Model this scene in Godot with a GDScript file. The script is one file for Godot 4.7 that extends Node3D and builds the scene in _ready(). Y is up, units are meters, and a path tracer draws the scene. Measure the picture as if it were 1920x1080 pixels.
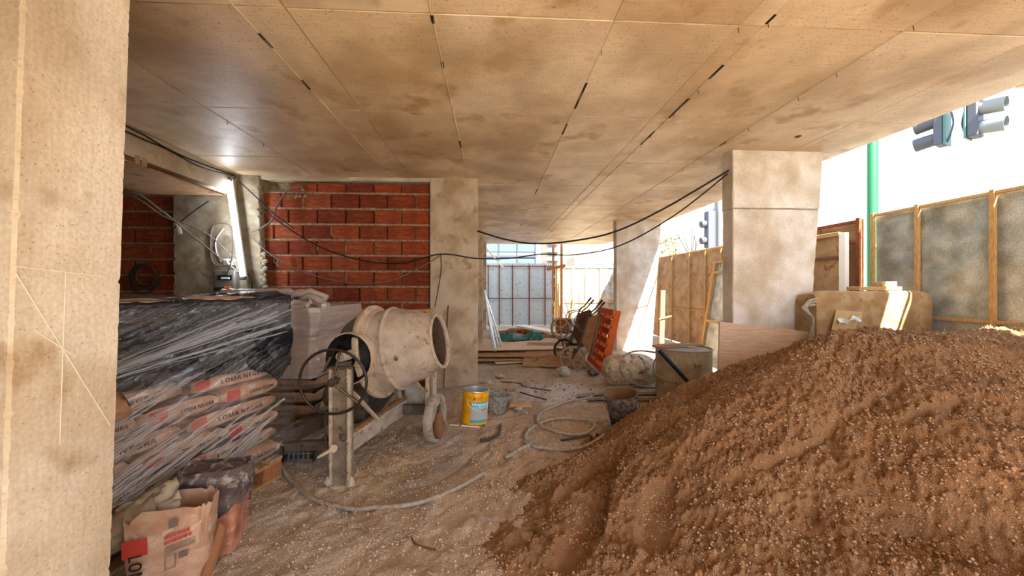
extends Node3D
# A concrete ground floor under construction: sand heap, concrete mixer, cement bags, brick infill, fences outside.
# y up, metres; the building's long axis is z, the camera looks towards -z, turned 3 degrees right.

const CEIL := 2.72
var M := {}
var taken := {}
var group_id := 1
var fn := FastNoiseLite.new()
var fn2 := FastNoiseLite.new()
var cel := FastNoiseLite.new()
var font: SystemFont
var font_bold: SystemFont
var grey := {}

func _ready() -> void:
	setup_view()
	setup_noise()
	setup_materials()
	build_structure()
	build_ground()
	build_outside()
	build_sand()
	build_bags()
	build_mixer()
	build_props()
	build_far_yard()
	build_cables()
	build_details()

# ------------------------------------------------------------------ camera, sky, sun, exposure
func setup_view() -> void:
	var cam := Camera3D.new()
	cam.name = "camera"
	cam.fov = 75.3
	cam.position = Vector3(0, 1.30, 0)
	cam.rotation_degrees = Vector3(0, -3.03, 0)
	cam.near = 0.05
	cam.far = 400.0
	add_child(cam)
	cam.current = true
	var sky_mat := ProceduralSkyMaterial.new()
	sky_mat.sky_top_color = Color(0.74, 0.84, 0.95)
	sky_mat.sky_horizon_color = Color(0.95, 0.96, 0.97)
	sky_mat.sky_curve = 0.18
	sky_mat.ground_bottom_color = Color(0.55, 0.50, 0.43)
	sky_mat.ground_horizon_color = Color(0.75, 0.72, 0.66)
	sky_mat.sun_angle_max = 4.0
	var sky := Sky.new()
	sky.sky_material = sky_mat
	var env := Environment.new()
	env.background_mode = Environment.BG_SKY
	env.sky = sky
	env.background_energy_multiplier = 1.7
	env.tonemap_mode = Environment.TONE_MAPPER_LINEAR
	env.tonemap_exposure = 3.25
	env.sdfgi_enabled = true
	env.ssao_enabled = true
	env.ssil_enabled = true
	var we := WorldEnvironment.new()
	we.name = "environment"
	we.environment = env
	add_child(we)
	var sun := DirectionalLight3D.new()
	sun.name = "sun"
	sun.light_color = Color(1.0, 0.97, 0.91)
	sun.light_energy = 4.2
	sun.light_angular_distance = 0.6
	sun.shadow_enabled = true
	sun.look_at_from_position(Vector3.ZERO, Vector3(-0.347, -1.0, -1.2), Vector3.UP)
	add_child(sun)

# ------------------------------------------------------------------ nodes
func numbered(called: String) -> String:
	if not taken.has(called):
		taken[called] = 0
		return called
	taken[called] += 1
	return "%s_%03d" % [called, taken[called]]

func tag(o: Node3D, label: String, category: String, group := "") -> void:
	o.set_meta("label", label)
	o.set_meta("category", category)
	if group != "":
		o.set_meta("group", group)

func thing(called: String, label: String, category: String, at := Vector3.ZERO, turn := 0.0, group := "") -> Node3D:
	var o := Node3D.new()
	o.name = numbered(called)
	add_child(o)
	o.position = at
	o.rotation.y = turn
	tag(o, label, category, group)
	return o

func mesh_of(s) -> Mesh:
	if s is SurfaceTool:
		s.generate_normals()
		return s.commit()
	return s

func part(parent: Node3D, called: String, s, m: Material, label := "") -> MeshInstance3D:
	var o := MeshInstance3D.new()
	o.name = called
	o.mesh = mesh_of(s)
	o.material_override = m
	parent.add_child(o, true)
	if label != "":
		o.set_meta("label", label)
	return o

# a part modelled in world coordinates under a thing that stands somewhere
func wpart(parent: Node3D, called: String, s, m: Material, label := "") -> MeshInstance3D:
	var o := part(parent, called, s, m, label)
	o.transform = parent.transform.affine_inverse()
	return o

func solo(called: String, s, m: Material, label: String, category: String, group := "") -> MeshInstance3D:
	var o := MeshInstance3D.new()
	o.name = numbered(called)
	o.mesh = mesh_of(s)
	o.material_override = m
	add_child(o)
	tag(o, label, category, group)
	return o

func structure(called: String, s, m: Material) -> MeshInstance3D:
	var o := MeshInstance3D.new()
	o.name = numbered(called)
	o.mesh = mesh_of(s)
	o.material_override = m
	o.set_meta("kind", "structure")
	add_child(o)
	return o

func copy(o: Node3D, label := "") -> Node3D:
	var c: Node3D = o.duplicate()
	c.name = numbered(str(o.name).rstrip("_0123456789"))
	add_child(c)
	if label != "":
		c.set_meta("label", label)
	return c

# ------------------------------------------------------------------ shapes
func S() -> SurfaceTool:
	var s := SurfaceTool.new()
	s.begin(Mesh.PRIMITIVE_TRIANGLES)
	return s

func T(p: Vector3, deg := Vector3.ZERO) -> Transform3D:
	return Transform3D(Basis.from_euler(deg * PI / 180.0), p)

# local x, y towards the given directions
func frame(p: Vector3, xdir: Vector3, yhint := Vector3.UP) -> Transform3D:
	var x := xdir.normalized()
	var z := x.cross(yhint).normalized()
	var y := z.cross(x)
	return Transform3D(Basis(x, y, z), p)

func tri(s: SurfaceTool, a: Vector3, b: Vector3, c: Vector3) -> void:
	s.add_vertex(a)
	s.add_vertex(b)
	s.add_vertex(c)

func quad(s: SurfaceTool, a: Vector3, b: Vector3, c: Vector3, d: Vector3) -> void:
	tri(s, a, b, c)
	tri(s, a, c, d)

func poly_out(s: SurfaceTool, pts: Array, center: Vector3) -> void:
	var mid := Vector3.ZERO
	for p in pts:
		mid += p
	mid /= pts.size()
	var n: Vector3 = (pts[2] - pts[0]).cross(pts[1] - pts[0])
	var flip := n.dot(mid - center) < 0.0
	for i in range(1, pts.size() - 1):
		if flip:
			tri(s, pts[0], pts[i + 1], pts[i])
		else:
			tri(s, pts[0], pts[i], pts[i + 1])

func box(s: SurfaceTool, xf: Transform3D, size: Vector3, ch := 0.004) -> void:
	s.set_smooth_group(-1)
	var h := size / 2.0
	var c: float = minf(ch, minf(h.x, minf(h.y, h.z)) * 0.45)
	var o := xf.origin
	var v := {}
	for sx in [-1, 1]:
		for sy in [-1, 1]:
			for sz in [-1, 1]:
				v[[sx, sy, sz, 0]] = xf * Vector3(sx * h.x, sy * (h.y - c), sz * (h.z - c))
				v[[sx, sy, sz, 1]] = xf * Vector3(sx * (h.x - c), sy * h.y, sz * (h.z - c))
				v[[sx, sy, sz, 2]] = xf * Vector3(sx * (h.x - c), sy * (h.y - c), sz * h.z)
	var ring := [[-1, -1], [1, -1], [1, 1], [-1, 1]]
	for k in [-1, 1]:
		poly_out(s, ring.map(func(r): return v[[k, r[0], r[1], 0]]), o)
		poly_out(s, ring.map(func(r): return v[[r[0], k, r[1], 1]]), o)
		poly_out(s, ring.map(func(r): return v[[r[0], r[1], k, 2]]), o)
	if c <= 0.0:
		return
	for a in [-1, 1]:
		for b in [-1, 1]:
			poly_out(s, [v[[a, b, -1, 0]], v[[a, b, 1, 0]], v[[a, b, 1, 1]], v[[a, b, -1, 1]]], o)
			poly_out(s, [v[[a, -1, b, 0]], v[[a, 1, b, 0]], v[[a, 1, b, 2]], v[[a, -1, b, 2]]], o)
			poly_out(s, [v[[-1, a, b, 1]], v[[1, a, b, 1]], v[[1, a, b, 2]], v[[-1, a, b, 2]]], o)
			for d in [-1, 1]:
				poly_out(s, [v[[a, b, d, 0]], v[[a, b, d, 1]], v[[a, b, d, 2]]], o)

func wbox(s: SurfaceTool, lo: Vector3, hi: Vector3, ch := 0.004) -> void:
	box(s, Transform3D(Basis(), (lo + hi) / 2.0), hi - lo, ch)

# a bar with a rectangular section from a to b
func bar(s: SurfaceTool, a: Vector3, b: Vector3, w: float, h: float, up := Vector3.UP, ch := 0.003) -> void:
	var d := b - a
	var u := up
	if absf(d.normalized().dot(up)) > 0.98:
		u = Vector3(0, 0, 1)
	box(s, frame((a + b) / 2.0, d, u), Vector3(d.length(), h, w), ch)

func smooth_group(s: SurfaceTool) -> void:
	group_id += 1
	s.set_smooth_group(group_id)

func tube(s: SurfaceTool, pts: Array, r, sides := 8, caps := true) -> void:
	var n := pts.size()
	if n < 2:
		return
	smooth_group(s)
	var rings := []
	var side := Vector3.ZERO
	for i in n:
		var d: Vector3 = pts[mini(i + 1, n - 1)] - pts[maxi(i - 1, 0)]
		d = d.normalized()
		if side == Vector3.ZERO:
			side = d.cross(Vector3.UP if absf(d.y) < 0.9 else Vector3.RIGHT).normalized()
		else:
			side = (side - d * side.dot(d)).normalized()
		var other := d.cross(side)
		var rad: float = r[i] if r is Array else r
		var ring := PackedVector3Array()
		for k in sides:
			var a := TAU * k / sides
			ring.append(pts[i] + (side * cos(a) + other * sin(a)) * rad)
		rings.append(ring)
	for i in n - 1:
		for k in sides:
			var k2 := (k + 1) % sides
			quad(s, rings[i][k], rings[i][k2], rings[i + 1][k2], rings[i + 1][k])
	if caps:
		s.set_smooth_group(-1)
		for e in [0, n - 1]:
			var inner: Vector3 = pts[1] if e == 0 else pts[n - 2]
			poly_out(s, Array(rings[e]), inner)

func curve(pts: Array, per := 8, closed := false) -> Array:
	var out := []
	var n := pts.size()
	for i in (n if closed else n - 1):
		var p0: Vector3 = pts[(i - 1 + n) % n] if closed else pts[maxi(i - 1, 0)]
		var p1: Vector3 = pts[i]
		var p2: Vector3 = pts[(i + 1) % n]
		var p3: Vector3 = pts[(i + 2) % n] if closed else pts[mini(i + 2, n - 1)]
		for k in per:
			out.append(p1.cubic_interpolate(p2, p0, p3, float(k) / per))
	out.append(pts[0] if closed else pts[n - 1])
	return out

# profile of (radius, height) turned round local y
func lathe(s: SurfaceTool, xf: Transform3D, prof: Array, segs := 28, wob := 0.0) -> void:
	var rings := []
	for p in prof:
		var ring := PackedVector3Array()
		for k in segs:
			var a := TAU * k / segs
			var rr: float = p.x * (1.0 + wob * sin(2.0 * a + 0.7) + wob * 0.6 * sin(3.0 * a + p.y * 9.0))
			ring.append(xf * Vector3(cos(a) * rr, p.y, sin(a) * rr))
		rings.append(ring)
	smooth_group(s)
	for i in prof.size() - 1:
		if i > 0:
			var d0: Vector2 = prof[i] - prof[i - 1]
			var d1: Vector2 = prof[i + 1] - prof[i]
			if absf(d0.angle_to(d1)) > 0.6:
				smooth_group(s)
		for k in segs:
			var k2 := (k + 1) % segs
			quad(s, rings[i][k], rings[i][k2], rings[i + 1][k2], rings[i + 1][k])

# cross-sections joined one after another; each ring is a closed loop of the same size
func loft(s: SurfaceTool, rings: Array, smooth := true, cap_a := true, cap_b := true) -> void:
	if smooth:
		smooth_group(s)
	else:
		s.set_smooth_group(-1)
	var n: int = rings[0].size()
	for i in rings.size() - 1:
		for k in n:
			var k2 := (k + 1) % n
			quad(s, rings[i][k], rings[i][k2], rings[i + 1][k2], rings[i + 1][k])
	s.set_smooth_group(-1)
	for e in [[0, cap_a], [rings.size() - 1, cap_b]]:
		if e[1]:
			var mid := Vector3.ZERO
			for p in rings[e[0]]:
				mid += p
			mid /= n
			for k in n:
				tri(s, mid, rings[e[0]][k], rings[e[0]][(k + 1) % n])

func grid(s: SurfaceTool, nu: int, nv: int, f: Callable) -> void:
	smooth_group(s)
	var rows := []
	for j in nv + 1:
		var row := PackedVector3Array()
		for i in nu + 1:
			row.append(f.call(float(i) / nu, float(j) / nv))
		rows.append(row)
	for j in nv:
		for i in nu:
			quad(s, rows[j][i], rows[j][i + 1], rows[j + 1][i + 1], rows[j + 1][i])

# a flat polygon in local xy, given thickness along local z
func prism(s: SurfaceTool, xf: Transform3D, pts: Array, depth: float) -> void:
	s.set_smooth_group(-1)
	var p2 := PackedVector2Array(pts)
	var idx := Geometry2D.triangulate_polygon(p2)
	var h := depth / 2.0
	for k in range(0, idx.size(), 3):
		var a := p2[idx[k]]
		var b := p2[idx[k + 1]]
		var c := p2[idx[k + 2]]
		tri(s, xf * Vector3(a.x, a.y, h), xf * Vector3(b.x, b.y, h), xf * Vector3(c.x, c.y, h))
		tri(s, xf * Vector3(a.x, a.y, -h), xf * Vector3(c.x, c.y, -h), xf * Vector3(b.x, b.y, -h))
	for i in p2.size():
		var a := p2[i]
		var b := p2[(i + 1) % p2.size()]
		quad(s, xf * Vector3(a.x, a.y, h), xf * Vector3(a.x, a.y, -h), xf * Vector3(b.x, b.y, -h), xf * Vector3(b.x, b.y, h))

# lumpy stone or clod
func lump(s: SurfaceTool, c: Vector3, r: Vector3, seed_value: float, nu := 10, nv := 7, rough := 0.35) -> void:
	smooth_group(s)
	var rows := []
	for j in nv + 1:
		var row := PackedVector3Array()
		var th := PI * j / nv
		for i in nu:
			var ph := TAU * i / nu
			var d := Vector3(sin(th) * cos(ph), cos(th), sin(th) * sin(ph))
			var k := 1.0 + rough * fn.get_noise_3d(d.x * 90.0 + seed_value * 31.7, d.y * 90.0, d.z * 90.0 + seed_value * 7.1)
			row.append(c + Vector3(d.x * r.x, d.y * r.y, d.z * r.z) * k)
		rows.append(row)
	for j in nv:
		for i in nu:
			var i2 := (i + 1) % nu
			quad(s, rows[j][i], rows[j][i2], rows[j + 1][i2], rows[j + 1][i])

# lettering: triangles of the text, 1 unit high in x, y, centred, laid on a surface by f
func lettering(s: SurfaceTool, txt: String, f: Callable, bold := true) -> void:
	var t := TextMesh.new()
	t.text = txt
	t.font = font_bold if bold else font
	t.font_size = 48
	t.pixel_size = 1.0 / 36.0
	t.depth = 0.0
	t.curve_step = 3.0
	var arr := t.get_mesh_arrays()
	var v: PackedVector3Array = arr[Mesh.ARRAY_VERTEX]
	var idx: PackedInt32Array = arr[Mesh.ARRAY_INDEX] if arr[Mesh.ARRAY_INDEX] != null else PackedInt32Array(range(v.size()))
	s.set_smooth_group(-1)
	for i in idx:
		s.add_vertex(f.call(v[i].x, v[i].y))

# big grid as an indexed mesh with its own normals and colours
func field(xs: PackedFloat32Array, zs: PackedFloat32Array, hf: Callable, cf: Callable, keep = null) -> ArrayMesh:
	var nx := xs.size()
	var nz := zs.size()
	var v := PackedVector3Array()
	v.resize(nx * nz)
	var col := PackedColorArray()
	col.resize(nx * nz)
	for j in nz:
		for i in nx:
			var y: float = hf.call(xs[i], zs[j])
			v[j * nx + i] = Vector3(xs[i], y, zs[j])
	var nor := PackedVector3Array()
	nor.resize(nx * nz)
	for j in nz:
		for i in nx:
			var a := v[j * nx + maxi(i - 1, 0)]
			var b := v[j * nx + mini(i + 1, nx - 1)]
			var c := v[maxi(j - 1, 0) * nx + i]
			var d := v[mini(j + 1, nz - 1) * nx + i]
			var n := (d - c).cross(b - a).normalized()
			nor[j * nx + i] = n if n.y > 0.0 else -n
			col[j * nx + i] = cf.call(v[j * nx + i])
	var idx := PackedInt32Array()
	for j in nz - 1:
		for i in nx - 1:
			var p := j * nx + i
			if keep != null and not (keep.call(v[p]) or keep.call(v[p + 1]) or keep.call(v[p + nx]) or keep.call(v[p + nx + 1])):
				continue
			# zs run towards -z: this order is clockwise seen from above
			idx.append_array([p, p + nx, p + nx + 1, p, p + nx + 1, p + 1])
	var arr := []
	arr.resize(Mesh.ARRAY_MAX)
	arr[Mesh.ARRAY_VERTEX] = v
	arr[Mesh.ARRAY_NORMAL] = nor
	arr[Mesh.ARRAY_COLOR] = col
	arr[Mesh.ARRAY_INDEX] = idx
	var m := ArrayMesh.new()
	m.add_surface_from_arrays(Mesh.PRIMITIVE_TRIANGLES, arr)
	return m

func steps(parts: Array) -> PackedFloat32Array:
	var out := PackedFloat32Array()
	for p in parts:
		var n := int(round(absf(p[1] - p[0]) / p[2]))
		for i in n:
			out.append(lerpf(p[0], p[1], float(i) / n))
	out.append(parts[-1][1])
	return out

func bump_at(x: float, z: float, cx: float, cz: float, r: float) -> float:
	var d := ((x - cx) * (x - cx) + (z - cz) * (z - cz)) / (r * r)
	return exp(-d) if d < 9.0 else 0.0

func seg_dist(x: float, z: float, a: Vector2, b: Vector2) -> float:
	return Vector2(x, z).distance_to(Geometry2D.get_closest_point_to_segment(Vector2(x, z), a, b))

# ------------------------------------------------------------------ noise, textures, materials
func setup_noise() -> void:
	fn.seed = 11
	fn.noise_type = FastNoiseLite.TYPE_SIMPLEX_SMOOTH
	fn.frequency = 0.01
	fn.fractal_type = FastNoiseLite.FRACTAL_FBM
	fn.fractal_octaves = 4
	fn2.seed = 47
	fn2.noise_type = FastNoiseLite.TYPE_SIMPLEX
	fn2.frequency = 0.01
	fn2.fractal_type = FastNoiseLite.FRACTAL_RIDGED
	fn2.fractal_octaves = 4
	cel.seed = 5
	cel.noise_type = FastNoiseLite.TYPE_CELLULAR
	cel.frequency = 0.01
	cel.fractal_type = FastNoiseLite.FRACTAL_FBM
	cel.fractal_octaves = 2
	font = SystemFont.new()
	font.font_names = PackedStringArray(["Droid Sans"])
	font_bold = SystemFont.new()
	font_bold.font_names = PackedStringArray(["Droid Sans"])
	font_bold.font_weight = 700
	grey["cloud"] = noise_image(3, 0.006, 5, 512, FastNoiseLite.FRACTAL_FBM, FastNoiseLite.TYPE_SIMPLEX_SMOOTH)
	grey["blot"] = noise_image(8, 0.012, 4, 512, FastNoiseLite.FRACTAL_FBM, FastNoiseLite.TYPE_SIMPLEX_SMOOTH)
	grey["grain"] = noise_image(21, 0.11, 3, 512, FastNoiseLite.FRACTAL_FBM, FastNoiseLite.TYPE_SIMPLEX)
	grey["ridge"] = noise_image(33, 0.02, 4, 512, FastNoiseLite.FRACTAL_RIDGED, FastNoiseLite.TYPE_SIMPLEX)
	grey["cell"] = noise_image(14, 0.06, 2, 512, FastNoiseLite.FRACTAL_FBM, FastNoiseLite.TYPE_CELLULAR)
	grey["streak_u"] = streak_image(71, 0.012, 0.16)
	grey["streak_v"] = streak_image(83, 0.16, 0.012)

func noise_image(sd: int, freq: float, oct: int, size: int, fractal: int, kind: int) -> PackedFloat32Array:
	var n := FastNoiseLite.new()
	n.seed = sd
	n.frequency = freq
	n.noise_type = kind
	n.fractal_type = fractal
	n.fractal_octaves = oct
	var im := n.get_seamless_image(size, size, false, false, 0.15, true)
	var b := im.get_data()
	var step := b.size() / (size * size)
	var out := PackedFloat32Array()
	out.resize(size * size)
	for i in size * size:
		out[i] = b[i * step] / 255.0
	return out

# noise stretched along one direction, cross-faded at the border so that it repeats
func streak_image(sd: int, fx: float, fy: float) -> PackedFloat32Array:
	var n := FastNoiseLite.new()
	n.seed = sd
	n.frequency = 1.0
	n.fractal_octaves = 4
	n.fractal_type = FastNoiseLite.FRACTAL_FBM
	var out := PackedFloat32Array()
	out.resize(512 * 512)
	for y in 512:
		var wy := clampf((y - 412) / 100.0, 0.0, 1.0)
		for x in 512:
			var wx := clampf((x - 412) / 100.0, 0.0, 1.0)
			var v := n.get_noise_2d(x * fx, y * fy)
			if wx > 0.0:
				v = lerpf(v, n.get_noise_2d((x - 512) * fx, y * fy), wx)
			if wy > 0.0:
				v = lerpf(v, n.get_noise_2d(x * fx, (y - 512) * fy), wy)
			out[y * 512 + x] = clampf(0.5 + 0.75 * v, 0.0, 1.0)
	return out

# colour picture: blend from a to b by one pattern, then small variation by another, then spots of a third colour
func ctex(a: Color, b: Color, base: String, lo: float, hi: float, fine := "grain", amount := 0.12, spot = null, spot_by := "blot", spot_at := 0.68, spot_soft := 0.05) -> ImageTexture:
	var g0: PackedFloat32Array = grey[base]
	var g1: PackedFloat32Array = grey[fine]
	var g2: PackedFloat32Array = grey[spot_by]
	var bytes := PackedByteArray()
	bytes.resize(512 * 512 * 3)
	for i in 512 * 512:
		var c := a.lerp(b, clampf((g0[i] - lo) / (hi - lo), 0.0, 1.0))
		var k := 1.0 + amount * (g1[i] - 0.5) * 2.0
		if spot != null:
			# the third pattern is read elsewhere in its picture so that it does not follow the first
			var j := (i * 1 + 512 * 173 + 97) % (512 * 512)
			c = c.lerp(spot, clampf((g2[j] - spot_at) / spot_soft, 0.0, 1.0))
		bytes[i * 3] = int(clampf(c.r * k, 0.0, 1.0) * 255.0)
		bytes[i * 3 + 1] = int(clampf(c.g * k, 0.0, 1.0) * 255.0)
		bytes[i * 3 + 2] = int(clampf(c.b * k, 0.0, 1.0) * 255.0)
	return ImageTexture.create_from_image(Image.create_from_data(512, 512, false, Image.FORMAT_RGB8, bytes))

var gtex := {}
func gray_tex(key: String) -> ImageTexture:
	if not gtex.has(key):
		var g: PackedFloat32Array = grey[key]
		var bytes := PackedByteArray()
		bytes.resize(512 * 512)
		for i in 512 * 512:
			bytes[i] = int(g[i] * 255.0)
		gtex[key] = ImageTexture.create_from_image(Image.create_from_data(512, 512, false, Image.FORMAT_L8, bytes))
	return gtex[key]

func mat(called: String, color: Color, rough := 0.9, tex: Texture2D = null, tile := 1.0, bump := "", depth := 0.0, world := true) -> StandardMaterial3D:
	var m := StandardMaterial3D.new()
	m.resource_name = called
	m.albedo_color = color
	m.roughness = rough
	m.metallic_specular = 0.4
	if tex != null or bump != "":
		m.uv1_triplanar = true
		m.uv1_world_triplanar = world
		m.uv1_scale = Vector3.ONE / tile
		m.albedo_texture = tex
	if bump != "":
		m.heightmap_enabled = true
		m.heightmap_texture = gray_tex(bump)
		m.heightmap_scale = depth
	M[called] = m
	return m

# a second, coarser pattern multiplied over the first
func over(m: StandardMaterial3D, tex: Texture2D, tile: float) -> void:
	m.detail_enabled = true
	m.detail_blend_mode = BaseMaterial3D.BLEND_MODE_MUL
	m.detail_albedo = tex
	m.detail_uv_layer = BaseMaterial3D.DETAIL_UV_2
	m.uv2_triplanar = true
	m.uv2_world_triplanar = true
	m.uv2_scale = Vector3.ONE / tile

func C(r: int, g: int, b: int) -> Color:
	return Color(r / 255.0, g / 255.0, b / 255.0)

func setup_materials() -> void:
	var stain := ctex(C(255, 255, 255), C(218, 208, 194), "cloud", 0.3, 0.8, "blot", 0.05, C(206, 190, 168), "blot", 0.66, 0.22)
	var stain_soft := ctex(C(255, 255, 255), C(222, 212, 196), "cloud", 0.3, 0.8, "grain", 0.03)
	var conc := ctex(C(214, 204, 186), C(190, 179, 160), "cloud", 0.3, 0.75, "grain", 0.07, C(140, 126, 108), "grain", 0.84, 0.08)
	var conc_streak := ctex(C(236, 223, 204), C(227, 213, 192), "streak_u", 0.2, 0.85, "blot", 0.03, C(136, 112, 84), "grain", 0.83, 0.06)
	var conc_v := ctex(C(230, 221, 206), C(220, 210, 194), "streak_v", 0.2, 0.85, "grain", 0.05, C(166, 152, 132), "grain", 0.84, 0.06)
	over(mat("concrete", C(244, 244, 240), 0.88, conc_v, 1.1, "grain", 0.08), stain, 2.3)
	over(mat("concrete_fin", C(226, 218, 208), 0.88, conc_v, 0.9, "grain", 0.12), stain, 1.7)
	over(mat("concrete_grey", C(214, 212, 206), 0.9, conc, 0.7, "grain", 0.25), stain, 1.3)
	var conc_p := ctex(C(240, 234, 226), C(222, 214, 203), "cloud", 0.25, 0.8, "grain", 0.05, C(176, 160, 140), "grain", 0.86, 0.06)
	over(mat("concrete_pale", C(246, 246, 246), 0.85, conc_p, 1.1, "grain", 0.08), stain_soft, 2.0)
	for k in 4:
		var tint: Color = [C(255, 248, 234), C(249, 240, 222), C(255, 251, 242), C(243, 233, 216)][k]
		var m := mat("ceiling_%d" % k, tint, 0.47, conc_streak, 1.6, "streak_u", 0.05)
		m.metallic_specular = 0.5
		m.uv1_offset = Vector3(0.37 * k, 0.2 * k, 0.71 * k)
		over(m, stain, 3.1)
	mat("joint_black", C(28, 24, 20), 0.8)
	var clay := ctex(C(188, 98, 58), C(164, 80, 48), "cloud", 0.3, 0.7, "grain", 0.10, C(200, 130, 96), "blot", 0.72, 0.1)
	for k in 4:
		var tint: Color = [C(255, 255, 255), C(232, 214, 206), C(255, 236, 220), C(214, 190, 182)][k]
		var m := mat("brick_%d" % k, tint, 0.9, clay, 0.5, "streak_u", 0.5)
		m.uv1_scale = Vector3(1.2, 6.0, 1.2)
		m.uv1_offset = Vector3(0.31 * k, 0.17 * k, 0.0)
	var mort := ctex(C(186, 166, 142), C(146, 126, 104), "blot", 0.3, 0.7, "grain", 0.2)
	mat("mortar", Color(1, 1, 1), 0.95, mort, 0.4, "grain", 0.6)
	var fg := ctex(C(255, 252, 247), C(206, 194, 180), "grain", 0.25, 0.72, "cell", 0.08, C(160, 142, 124), "grain", 0.80, 0.06)
	var soil := mat("soil", Color(1, 1, 1), 0.95, fg, 0.45, "grain", 0.8)
	soil.vertex_color_use_as_albedo = true
	var sandy := ctex(C(255, 248, 238), C(170, 146, 122), "grain", 0.25, 0.72, "cell", 0.12)
	var sd := mat("sand", Color(1, 1, 1), 0.96, sandy, 0.24, "grain", 1.0)
	sd.vertex_color_use_as_albedo = true
	mat("chalk", C(238, 229, 213), 0.9)
	# wood
	var ply := ctex(C(206, 170, 132), C(168, 128, 92), "streak_u", 0.25, 0.8, "grain", 0.08, C(140, 104, 76), "blot", 0.72, 0.06)
	mat("plywood", Color(1, 1, 1), 0.8, ply, 1.2, "streak_u", 0.1)
	mat("plywood_pink", Color(1, 1, 1), 0.8, ctex(C(226, 196, 168), C(204, 168, 138), "streak_u", 0.2, 0.85, "grain", 0.05), 1.6, "streak_u", 0.05)
	mat("plywood_grey", C(226, 214, 204), 0.85, ply, 1.6, "streak_u", 0.1)
	var tim := ctex(C(206, 178, 140), C(170, 142, 106), "streak_v", 0.25, 0.8, "grain", 0.1)
	mat("timber", Color(1, 1, 1), 0.8, tim, 0.6, "streak_v", 0.15)
	mat("timber_pale", C(255, 240, 214), 0.8, tim, 0.6, "streak_v", 0.15)
	mat("timber_dark", C(150, 128, 112), 0.85, tim, 0.6, "streak_v", 0.15)
	mat("timber_red", C(236, 190, 168), 0.85, tim, 0.6, "streak_v", 0.1)
	mat("timber_white", C(255, 252, 246), 0.7)
	# metals
	var galv := ctex(C(196, 200, 192), C(158, 166, 162), "cloud", 0.3, 0.75, "grain", 0.10, C(214, 214, 204), "grain", 0.80, 0.05)
	var gs := mat("sheet_metal", Color(1, 1, 1), 0.42, galv, 1.3, "blot", 0.5)
	gs.metallic = 0.3
	over(gs, stain_soft, 0.9)
	var gb := mat("sheet_blue", C(236, 246, 255), 0.5, ctex(C(226, 230, 230), C(196, 204, 206), "streak_v", 0.3, 0.75, "grain", 0.08, C(176, 160, 146), "blot", 0.72, 0.15), 1.1, "blot", 0.5)
	gb.metallic = 0.0
	var rusty := ctex(C(198, 176, 146), C(172, 146, 116), "cloud", 0.3, 0.75, "grain", 0.10, C(150, 108, 74), "blot", 0.68, 0.2)
	var sr := mat("sheet_rust", C(232, 214, 190), 0.6, rusty, 1.4, "blot", 0.5)
	sr.metallic = 0.2
	mat("rust", C(176, 110, 76), 0.85, rusty, 0.4, "grain", 0.4)
	mat("barrow_rust", C(214, 176, 150), 0.8, rusty, 0.35, "grain", 0.4)
	mat("rust_dark", C(150, 112, 92), 0.85, rusty, 0.4, "grain", 0.4)
	mat("frame_ochre", C(246, 226, 186), 0.75, tim, 0.7)
	var crust := ctex(C(208, 198, 186), C(182, 170, 157), "cloud", 0.3, 0.72, "grain", 0.12, C(136, 110, 84), "blot", 0.70, 0.15)
	mat("crusted_steel", C(236, 232, 228), 0.85, crust, 0.6, "grain", 0.8)
	mat("crusted_post", C(196, 184, 172), 0.85, crust, 0.5, "grain", 0.8)
	mat("crusted_pale", C(255, 246, 232), 0.85, crust, 0.5, "grain", 0.8)
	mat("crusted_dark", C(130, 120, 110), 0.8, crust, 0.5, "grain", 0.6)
	mat("black_steel", C(22, 23, 26), 0.5, gray_tex("blot"), 0.5, "grain", 0.2).albedo_color = C(44, 45, 50)
	var worn := mat("worn_steel", C(126, 116, 108), 0.42, crust, 0.25)
	worn.metallic = 0.6
	var wd := mat("wheel_dark", C(82, 76, 74), 0.38, crust, 0.25)
	wd.metallic = 0.5
	mat("drum_inside", C(150, 128, 112), 0.9, crust, 0.4, "grain", 0.8)  # crust darkened to hold the shade deep in the drum
	var alu := mat("aluminium", C(206, 206, 204), 0.35)
	alu.metallic = 0.7
	var bl := ctex(C(204, 188, 164), C(176, 156, 130), "cloud", 0.3, 0.72, "grain", 0.10, C(140, 112, 86), "streak_v", 0.70, 0.15)
	var barrel := mat("barrel_metal", C(232, 226, 216), 0.6, bl, 0.9, "grain", 0.3)
	barrel.metallic = 0.15
	# paper, plastic
	var pap := ctex(C(206, 172, 146), C(180, 140, 114), "cloud", 0.3, 0.72, "grain", 0.06, C(214, 196, 180), "blot", 0.66, 0.14)
	mat("bag_paper", Color(1, 1, 1), 0.75, pap, 0.5, "blot", 0.6)
	mat("bag_paper_dusty", C(216, 206, 198), 0.9, pap, 0.4, "blot", 0.6)
	mat("bag_paper_pink", C(255, 220, 206), 0.8, pap, 0.4, "blot", 0.5)
	var dust := ctex(C(112, 98, 94), C(78, 66, 66), "cloud", 0.3, 0.7, "grain", 0.1, C(186, 178, 172), "blot", 0.60, 0.2)
	mat("bag_cement_dust", Color(1, 1, 1), 0.95, dust, 0.4, "blot", 0.3)
	var gp := ctex(C(190, 178, 156), C(158, 146, 126), "cloud", 0.3, 0.7, "grain", 0.06)
	mat("paper_grey", Color(1, 1, 1), 0.85, gp, 0.4, "blot", 0.4)
	mat("paper_inside", C(150, 106, 74), 0.9)
	mat("print_red", C(190, 66, 56), 0.7)
	mat("print_pink_red", C(212, 136, 120), 0.75)
	mat("print_black", C(40, 36, 36), 0.75)
	mat("print_grey", C(112, 100, 92), 0.8)
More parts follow.
